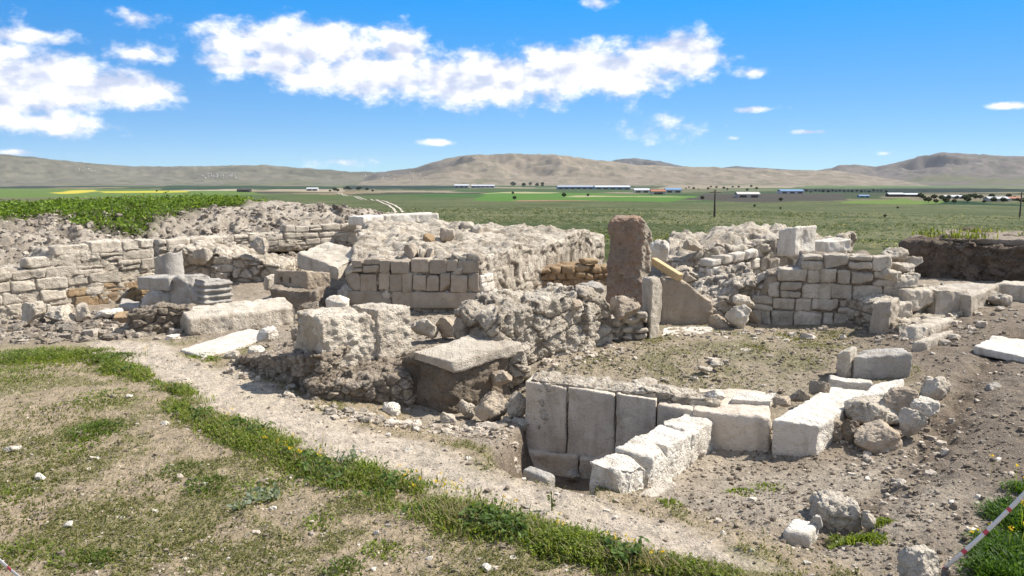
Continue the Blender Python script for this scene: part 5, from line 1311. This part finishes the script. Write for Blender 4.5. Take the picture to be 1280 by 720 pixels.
tag(put('scrub', V, F, M['leaf'], attrs={'col': c}, smooth=False, loc=(0, 0, 0)), kind='stuff')
# grass on the balk
p0, p1, nn = BK; n = 3500
u = rs.uniform(.02, 1, n)**.8; t = rs.uniform(.02, 2.2, n)
P = np.array(p0)[None]*(1-u[:, None])+np.array(p1)[None]*u[:, None]+nn[None]*t[:, None]
k = fbm2(P[:, 0]*.8, P[:, 1]*.8, 3, 5)+.8*u-.35 > rs.uniform(-.1, .3, n); P = P[k]
zt_ = .985+.065*u[k]-.01
putleaf('balk_grass', [blades(P[:, 0], P[:, 1], zt_, rs.uniform(.05, .16, len(P)), rs.uniform(.012, .03, len(P)), 15, .8, ((.08, .12, .02), (.25, .28, .06)))])
# ------------------------------------------------------------------ barrier tape
def tape(name, label, a, b, w, seg, ext):
    a = np.array(a); b = np.array(b); L_ = np.linalg.norm(b-a); n = int(L_/.01)
    V, F, mi = [], [], []
    d = (b-a)/L_
    for i in range(n+1):
        u = i/n; p = a+(b-a)*u; p[2] -= .05*math.sin(PI*u)*L_*.5
        th = .9+.5*math.sin(u*5)+u*1.2
        s_ = np.cross(d, [0, 0, 1]); s_ /= np.linalg.norm(s_); up = np.cross(s_, d)
        k = s_*math.cos(th)+up*math.sin(th); nn_ = np.cross(k, d)*.0006
        V += [p-k*w/2-nn_, p+k*w/2-nn_, p+k*w/2+nn_, p-k*w/2+nn_]
        if i:
            o = (i-1)*4
            for j in range(4):
                F.append([o+j, o+(j+1) % 4, o+4+(j+1) % 4, o+4+j]); mi.append(1 if (i*.01) % seg < seg*.16 else 0)
    tag(put(name, V, F, [M['tape_white'], M['tape_red']], midx=mi), label, 'tape')
a = W(1179, 712, .02); b = np.array([XY(1283, 3.42, .5), 3.42, ZT((0, 3.42), 609)]); b2 = a+(b-a)*1.35
tape('barrier_tape', 'white barrier tape with red marks stretched over the weeds in the right corner', a, b2, .021, .17, 0)
tape('barrier_tape', 'short end of red and white barrier tape in the bottom left corner', np.array([XY(-40, 3.75, .05), 3.75, ZT((0, 3.75), 657)]), W(27, 724, .02), .021, .17, 0)
# ------------------------------------------------------------------ the plain: track, poles, sheds, trees, villages
def dirt_track():
    pts = [(500, 266), (496, 261), (488, 256), (470, 251), (448, 247), (430, 244), (420, 241)]
    P = np.array([Wg(a, b_, 22) for a, b_ in pts])
    t = np.linspace(0, len(P)-1, 140); i = np.minimum(t.astype(int), len(P)-2); f = (t-i)[:, None]
    C = P[i]*(1-f)+P[i+1]*f
    for _ in range(8): C[1:-1] = (C[:-2]+C[1:-1]*2+C[2:])/4
    e = np.gradient(C[:, :2], axis=0); e /= np.linalg.norm(e, axis=1, keepdims=True); s_ = np.stack([-e[:, 1], e[:, 0]], 1)
    V, F = [], []
    for k, o in enumerate((-1.0, -.45, .45, 1.0)):
        q = C[:, :2]+s_*(o*np.linspace(.8, 2.6, 140))[:, None]
        V.append(np.concatenate([q, (ground_z(q[:, 0], q[:, 1])+.06+np.linspace(0, .3, 140))[:, None]], 1))
    V = np.stack(V, 1).reshape(-1, 3)
    for a_ in range(139):
        for k in (0, 2): F.append([a_*4+k, a_*4+k+1, a_*4+5+k, a_*4+4+k])
    tag(put('dirt_track', V, F, M['track'], loc=(0, 0, 0)), kind='structure')
dirt_track()
def tube(a, b_, r0, r1, n=10):
    a = np.array(a, float); b_ = np.array(b_, float); d = (b_-a)/np.linalg.norm(b_-a)
    s_ = np.cross(d, [.3, .9, .2]); s_ /= np.linalg.norm(s_); u = np.cross(d, s_)
    th = np.linspace(0, 2*PI, n, endpoint=False)
    V = np.concatenate([p+r*(np.cos(th)[:, None]*s_+np.sin(th)[:, None]*u) for p, r in ((a, r0), (b_, r1), (b_, .001))])
    I = np.arange(n); J = np.roll(I, -1)
    return V, np.concatenate([np.stack([I, J, J+n, I+n], 1), np.stack([I+n, J+n, J+2*n, I+2*n], 1)])
for px, b_, t_, lab in ((893, 271, 237, 'thin dark utility pole on the slope, left of the other pole'), (1274.5, 272, 240, 'thin dark utility pole at the right frame edge')):
    p = Wg(px, b_, 22); h = ZT(p, t_)-p[2]
    o = tag(empty('utility_pole', p), lab, 'utility pole')
    V, F = tube(p-[0, 0, .3], p+[0, 0, h], .16, .11); put('post', V, F, M['pole_wood'], o)
    V, F = tube(p+[-.8, 0, h-.35], p+[.8, 0, h-.35], .06, .06); put('crossarm', V, F, M['pole_wood'], o)
def shed(px0, px1, pb, pt, rmat, wmat, label, deep=.5, name='shed', group=None, gable=.35):
    p = Wg((px0+px1)/2, pb, 100); c = p[1]*CP+(CAMZ-p[2])*SP
    w = (px1-px0)/FPX*c; h = (pb-pt)/FPX*c; d = max(w*deep, h*1.2) if w < 120 else 40
    o = tag(empty(name, p), label, 'building', group)
    eave = h*(1-gable)
    V, F, u = hexa(quadhex(p[:2]+[-w/2, 0], p[:2]+[w/2, 0], p[:2]+[w/2, d], p[:2]+[-w/2, d], p[2]-2, p[2]+eave), 1e4, .001)
    put('wall', V, F, M[wmat], o, smooth=False)
    q = w/2+h*.06
    V = [[p[0]-q, p[1]-h*.08, p[2]+eave*.96], [p[0]+q, p[1]-h*.08, p[2]+eave*.96], [p[0]+q, p[1]+d/2, p[2]+h], [p[0]-q, p[1]+d/2, p[2]+h], [p[0]+q, p[1]+d, p[2]+eave*.96], [p[0]-q, p[1]+d, p[2]+eave*.96]]
    V = V+[[a_, b2_, z_-h*.05] for a_, b2_, z_ in V]
    F = [[0, 1, 2, 3], [3, 2, 4, 5], [7, 6, 9, 8], [8, 9, 11, 10], [0, 6, 7, 1], [5, 4, 10, 11], [1, 7, 8, 2], [2, 8, 10, 4], [0, 3, 9, 6], [3, 5, 11, 9]]
    put('roof', V, F, M[rmat], o, smooth=False)
    n = int(min(max(w/h/1.5, 1), 8))
    for i in range(n):
        x = p[0]-w/2+w*(i+.5)/n; ww = w/n*.3
        V, F, u = hexa(quadhex((x-ww, p[1]-h*.03), (x+ww, p[1]-h*.03), (x+ww, p[1]+.05), (x-ww, p[1]+.05), p[2]+eave*.05, p[2]+eave*.62), 1e4, .001)
        put('doorway', V, F, M['dark_wall'], o, smooth=False)
for a_ in ((568, 586, 234.5, 230.5, 'shed_white', 'shed_grey', 'small white industrial shed left of a longer low one, below the central hill'), (589, 618, 234.5, 231, 'shed_white', 'shed_blue', 'low long white and bluish shed right of the small white industrial shed'),
        (697, 742, 236.5, 231.8, 'shed_grey', 'shed_blue', 'left half of the long bluish greenhouse shed on the plain'), (744, 788, 237, 232, 'shed_white', 'shed_blue', 'right half of the long bluish greenhouse shed on the plain'), (793, 812, 241, 235.5, 'shed_white', 'shed_wall', 'white roofed shed just right of the long bluish greenhouse'),
        (814, 832, 243, 237, 'roof_red', 'shed_wall', 'shed with reddish roof among the white sheds right of the greenhouse'), (832, 852, 241, 235, 'shed_blue', 'shed_white', 'shed with a blue roof at the right end of the shed cluster'), (922, 950, 247, 240, 'shed_wall', 'house_wall', 'pale farm building on the plain right of the first utility pole'),
        (976, 1005, 242, 236.8, 'shed_blue', 'shed_white', 'white shed with a bright blue roof standing alone on the plain'), (1074, 1087, 247, 243.5, 'shed_blue', 'shed_blue', 'tiny bright blue shed on the plain'), (1111, 1130, 246, 241, 'shed_white', 'dark_wall', 'white roofed barn with dark front, left one of a pair'),
        (1131, 1149, 246, 241.5, 'shed_white', 'dark_wall', 'white roofed barn with dark front, right one of a pair'), (1182, 1206, 248.5, 244, 'shed_white', 'shed_wall', 'low white farm building before the dark tree belt'), (1236, 1262, 252, 246, 'shed_white', 'house_wall', 'white farmhouse among dark trees near the right edge'), (1262, 1276, 251, 246, 'roof_red', 'house_wall', 'small red roofed house next to the white farmhouse'),
        (296, 312, 240, 236, 'dark_wall', 'dark_wall', 'small dark hut in the fields beyond the crop'), (383, 397, 238.5, 234.5, 'shed_white', 'house_wall', 'white farmhouse beyond the end of the crop field')):
    shed(*a_)
def tree_proto():
    t = empty('tree', (0, 0, 0))
    V, F = tube((0, 0, -.3), (0, 0, .5), .05, .03); put('trunk', V, F, M['bark'], t)
    g = np.random.default_rng(4); n = 420
    d = g.normal(size=(n, 3)); d /= np.linalg.norm(d, axis=1, keepdims=True); C = d*(g.uniform(.55, 1, n)**.5)[:, None]*np.array([.42, .42, .36])+np.array([0, 0, .62])
    C += .12*np.stack([fbm3(C*5, 2, 1), fbm3(C*5, 2, 2), fbm3(C*5, 2, 3)], 1)
    V, F, c = leaves(C, g.uniform(.12, .24, n), 3, ((.014, .025, .010), (.04, .06, .02)), .2)
    put('crown', V, F, M['leaf'], t, {'col': c}, False)
    return t
TP = tree_proto(); used = [0]
def place_tree(px, pb, hpx, label, group, wk=1.):
    p = Wg(px, pb, 60); c = p[1]*CP+(CAMZ-p[2])*SP; h = hpx/FPX*c
    if not used[0]: o = TP; used[0] = 1
    else:
        o = TP.copy(); COL.objects.link(o)
        for ch in TP.children:
            d = ch.copy(); COL.objects.link(d); d.parent = o
    o.location = p; o.scale = (h*wk, h*wk, h); o.rotation_euler = (0, 0, rr.uniform(0, 6.28))
    tag(o, label, 'tree', group)
rr = random.Random(9)
for i in range(22): place_tree(rr.uniform(640, 694), rr.uniform(231, 233.5), rr.uniform(2.5, 5), 'dark tree in the grove at the foot of the central hill', 'trees of the grove below the central hill', 1.2)
for i in range(34): place_tree(1150+i*4.2+rr.uniform(-2, 2), rr.uniform(248, 254.5), rr.uniform(4, 7.5), 'dark tree in the belt around the farmhouses on the right', 'trees of the belt at the right', 1.3)
for i in range(22): place_tree(998+i*5.2+rr.uniform(-1, 1), rr.uniform(239.5, 241.5), rr.uniform(2.5, 4.2), 'small dark tree in the long row on the plain', 'trees of the long row on the plain', 1.)
for i in range(14): place_tree(855+i*7+rr.uniform(-3, 3), rr.uniform(234, 239), rr.uniform(1.8, 3.5), 'tiny tree near the sheds on the plain', 'tiny trees near the sheds', 1.2)
for i in range(10): place_tree(410+i*6+rr.uniform(-3, 3), rr.uniform(236.5, 240), rr.uniform(2.5, 4.5), 'dark bush at the far left edge of the plain', 'bushes at the far left of the plain', 1.5)
for px, pb, h, lab in ((643, 250, 5, 'dark bush on the bright green field, nearest the slope'), (705, 247, 6, 'dark tree standing alone on the bright green field'), (641, 243, 3.5, 'small bush at the far edge of the bright green field'), (976, 252, 5, 'dark bush on the brown field right of the first utility pole'), (943, 259, 3.5, 'small bush close to the first utility pole'), (735, 246, 4, 'round bush right of the lone tree on the green field'), (975.5, 262, 3, 'low bush on the far slope below the brown field'), (1106, 272, 4, 'single dark shrub on the scrubby slope'), (1122, 261, 3, 'tiny shrub above the single dark shrub on the slope'), (878, 250, 5, 'bush on the green field close to the left pole top'), (196, 240, 2.5, 'bush beside the yellow field')):
    place_tree(px, pb, h, lab, None, 1.1)
HV = None
def hill_at(px, py):
    global HV
    if HV is None:
        o = bpy.data.objects['hills']; n = len(o.data.vertices); v = np.empty(n*3, f32); o.data.vertices.foreach_get('co', v)
        v = v.reshape(-1, 3)+np.array(o.location); c = v[:, 1]*CP+(CAMZ-v[:, 2])*SP
        HV = (v, 640+FPX*v[:, 0]/c, 360-FPX*((v[:, 2]-CAMZ)*CP+v[:, 1]*SP)/c)
    v, X, Y = HV; d = np.hypot(X-px, (Y-py)*1.5); k = np.where(d < max(1.2, d.min()+.3))[0]
    return v[k[np.argmin(v[k, 1])]]
hm = None
for grp, lab, n, x0, x1, y0, y1 in (('white houses of the far left village', 'tiny white house in the far left village on the hillside', 34, 252, 296, 217, 222.5), ('white houses on the foot of the central hill', 'tiny white house scattered along the left foot of the central hill', 22, 455, 540, 216, 224), ('houses by the far left quarry', 'tiny pale house at the left hill foot', 8, 96, 122, 211, 215)):
    for i in range(n):
        p = hill_at(rr.uniform(x0, x1), rr.uniform(y0, y1)); w = rr.uniform(6, 11); h = rr.uniform(4, 6)
        if hm is None:
            V, F, u = hexa(quadhex((-.5, -.5), (.5, -.5), (.5, .5), (-.5, .5), -.6, (1, 1, 1, 1)), 1, .001); V[:, 2] += np.where(V[:, 2] > .9, .35*(1-2*np.abs(V[:, 1])), 0)
            o = put('village_house', V, F, M['house_wall'], loc=(0, 0, 0), smooth=False); hm = o
        else: o = hm.copy(); COL.objects.link(o)
        o.location = [float(t) for t in p]; o.scale = (w, w, h); o.rotation_euler = (0, 0, rr.uniform(-.5, .5)); tag(o, lab, 'house', grp)

def haze():
    me = bpy.data.meshes.new('haze'); x, y0, y1, z0, z1 = 14100, -14100, 14100, -45, 420
    v = [(sx*x, yy, zz) for zz in (z0, z1) for sx, yy in ((-1, y0), (1, y0), (1, y1), (-1, y1))]
    me.from_pydata(v, [], [(3, 2, 1, 0), (4, 5, 6, 7), (0, 1, 5, 4), (1, 2, 6, 5), (2, 3, 7, 6), (3, 0, 4, 7)])
    m, nt, N = nodes('haze'); p = N('ShaderNodeVolumePrincipled'); p.inputs['Color'].default_value = (.86, .92, 1, 1); p.inputs['Density'].default_value = 2.6e-5
    o = N('ShaderNodeOutputMaterial'); nt.links.new(p.outputs[0], o.inputs['Volume']); me.materials.append(m)
    ob = bpy.data.objects.new('haze', me); COL.objects.link(ob); tag(ob, kind='stuff')
haze()
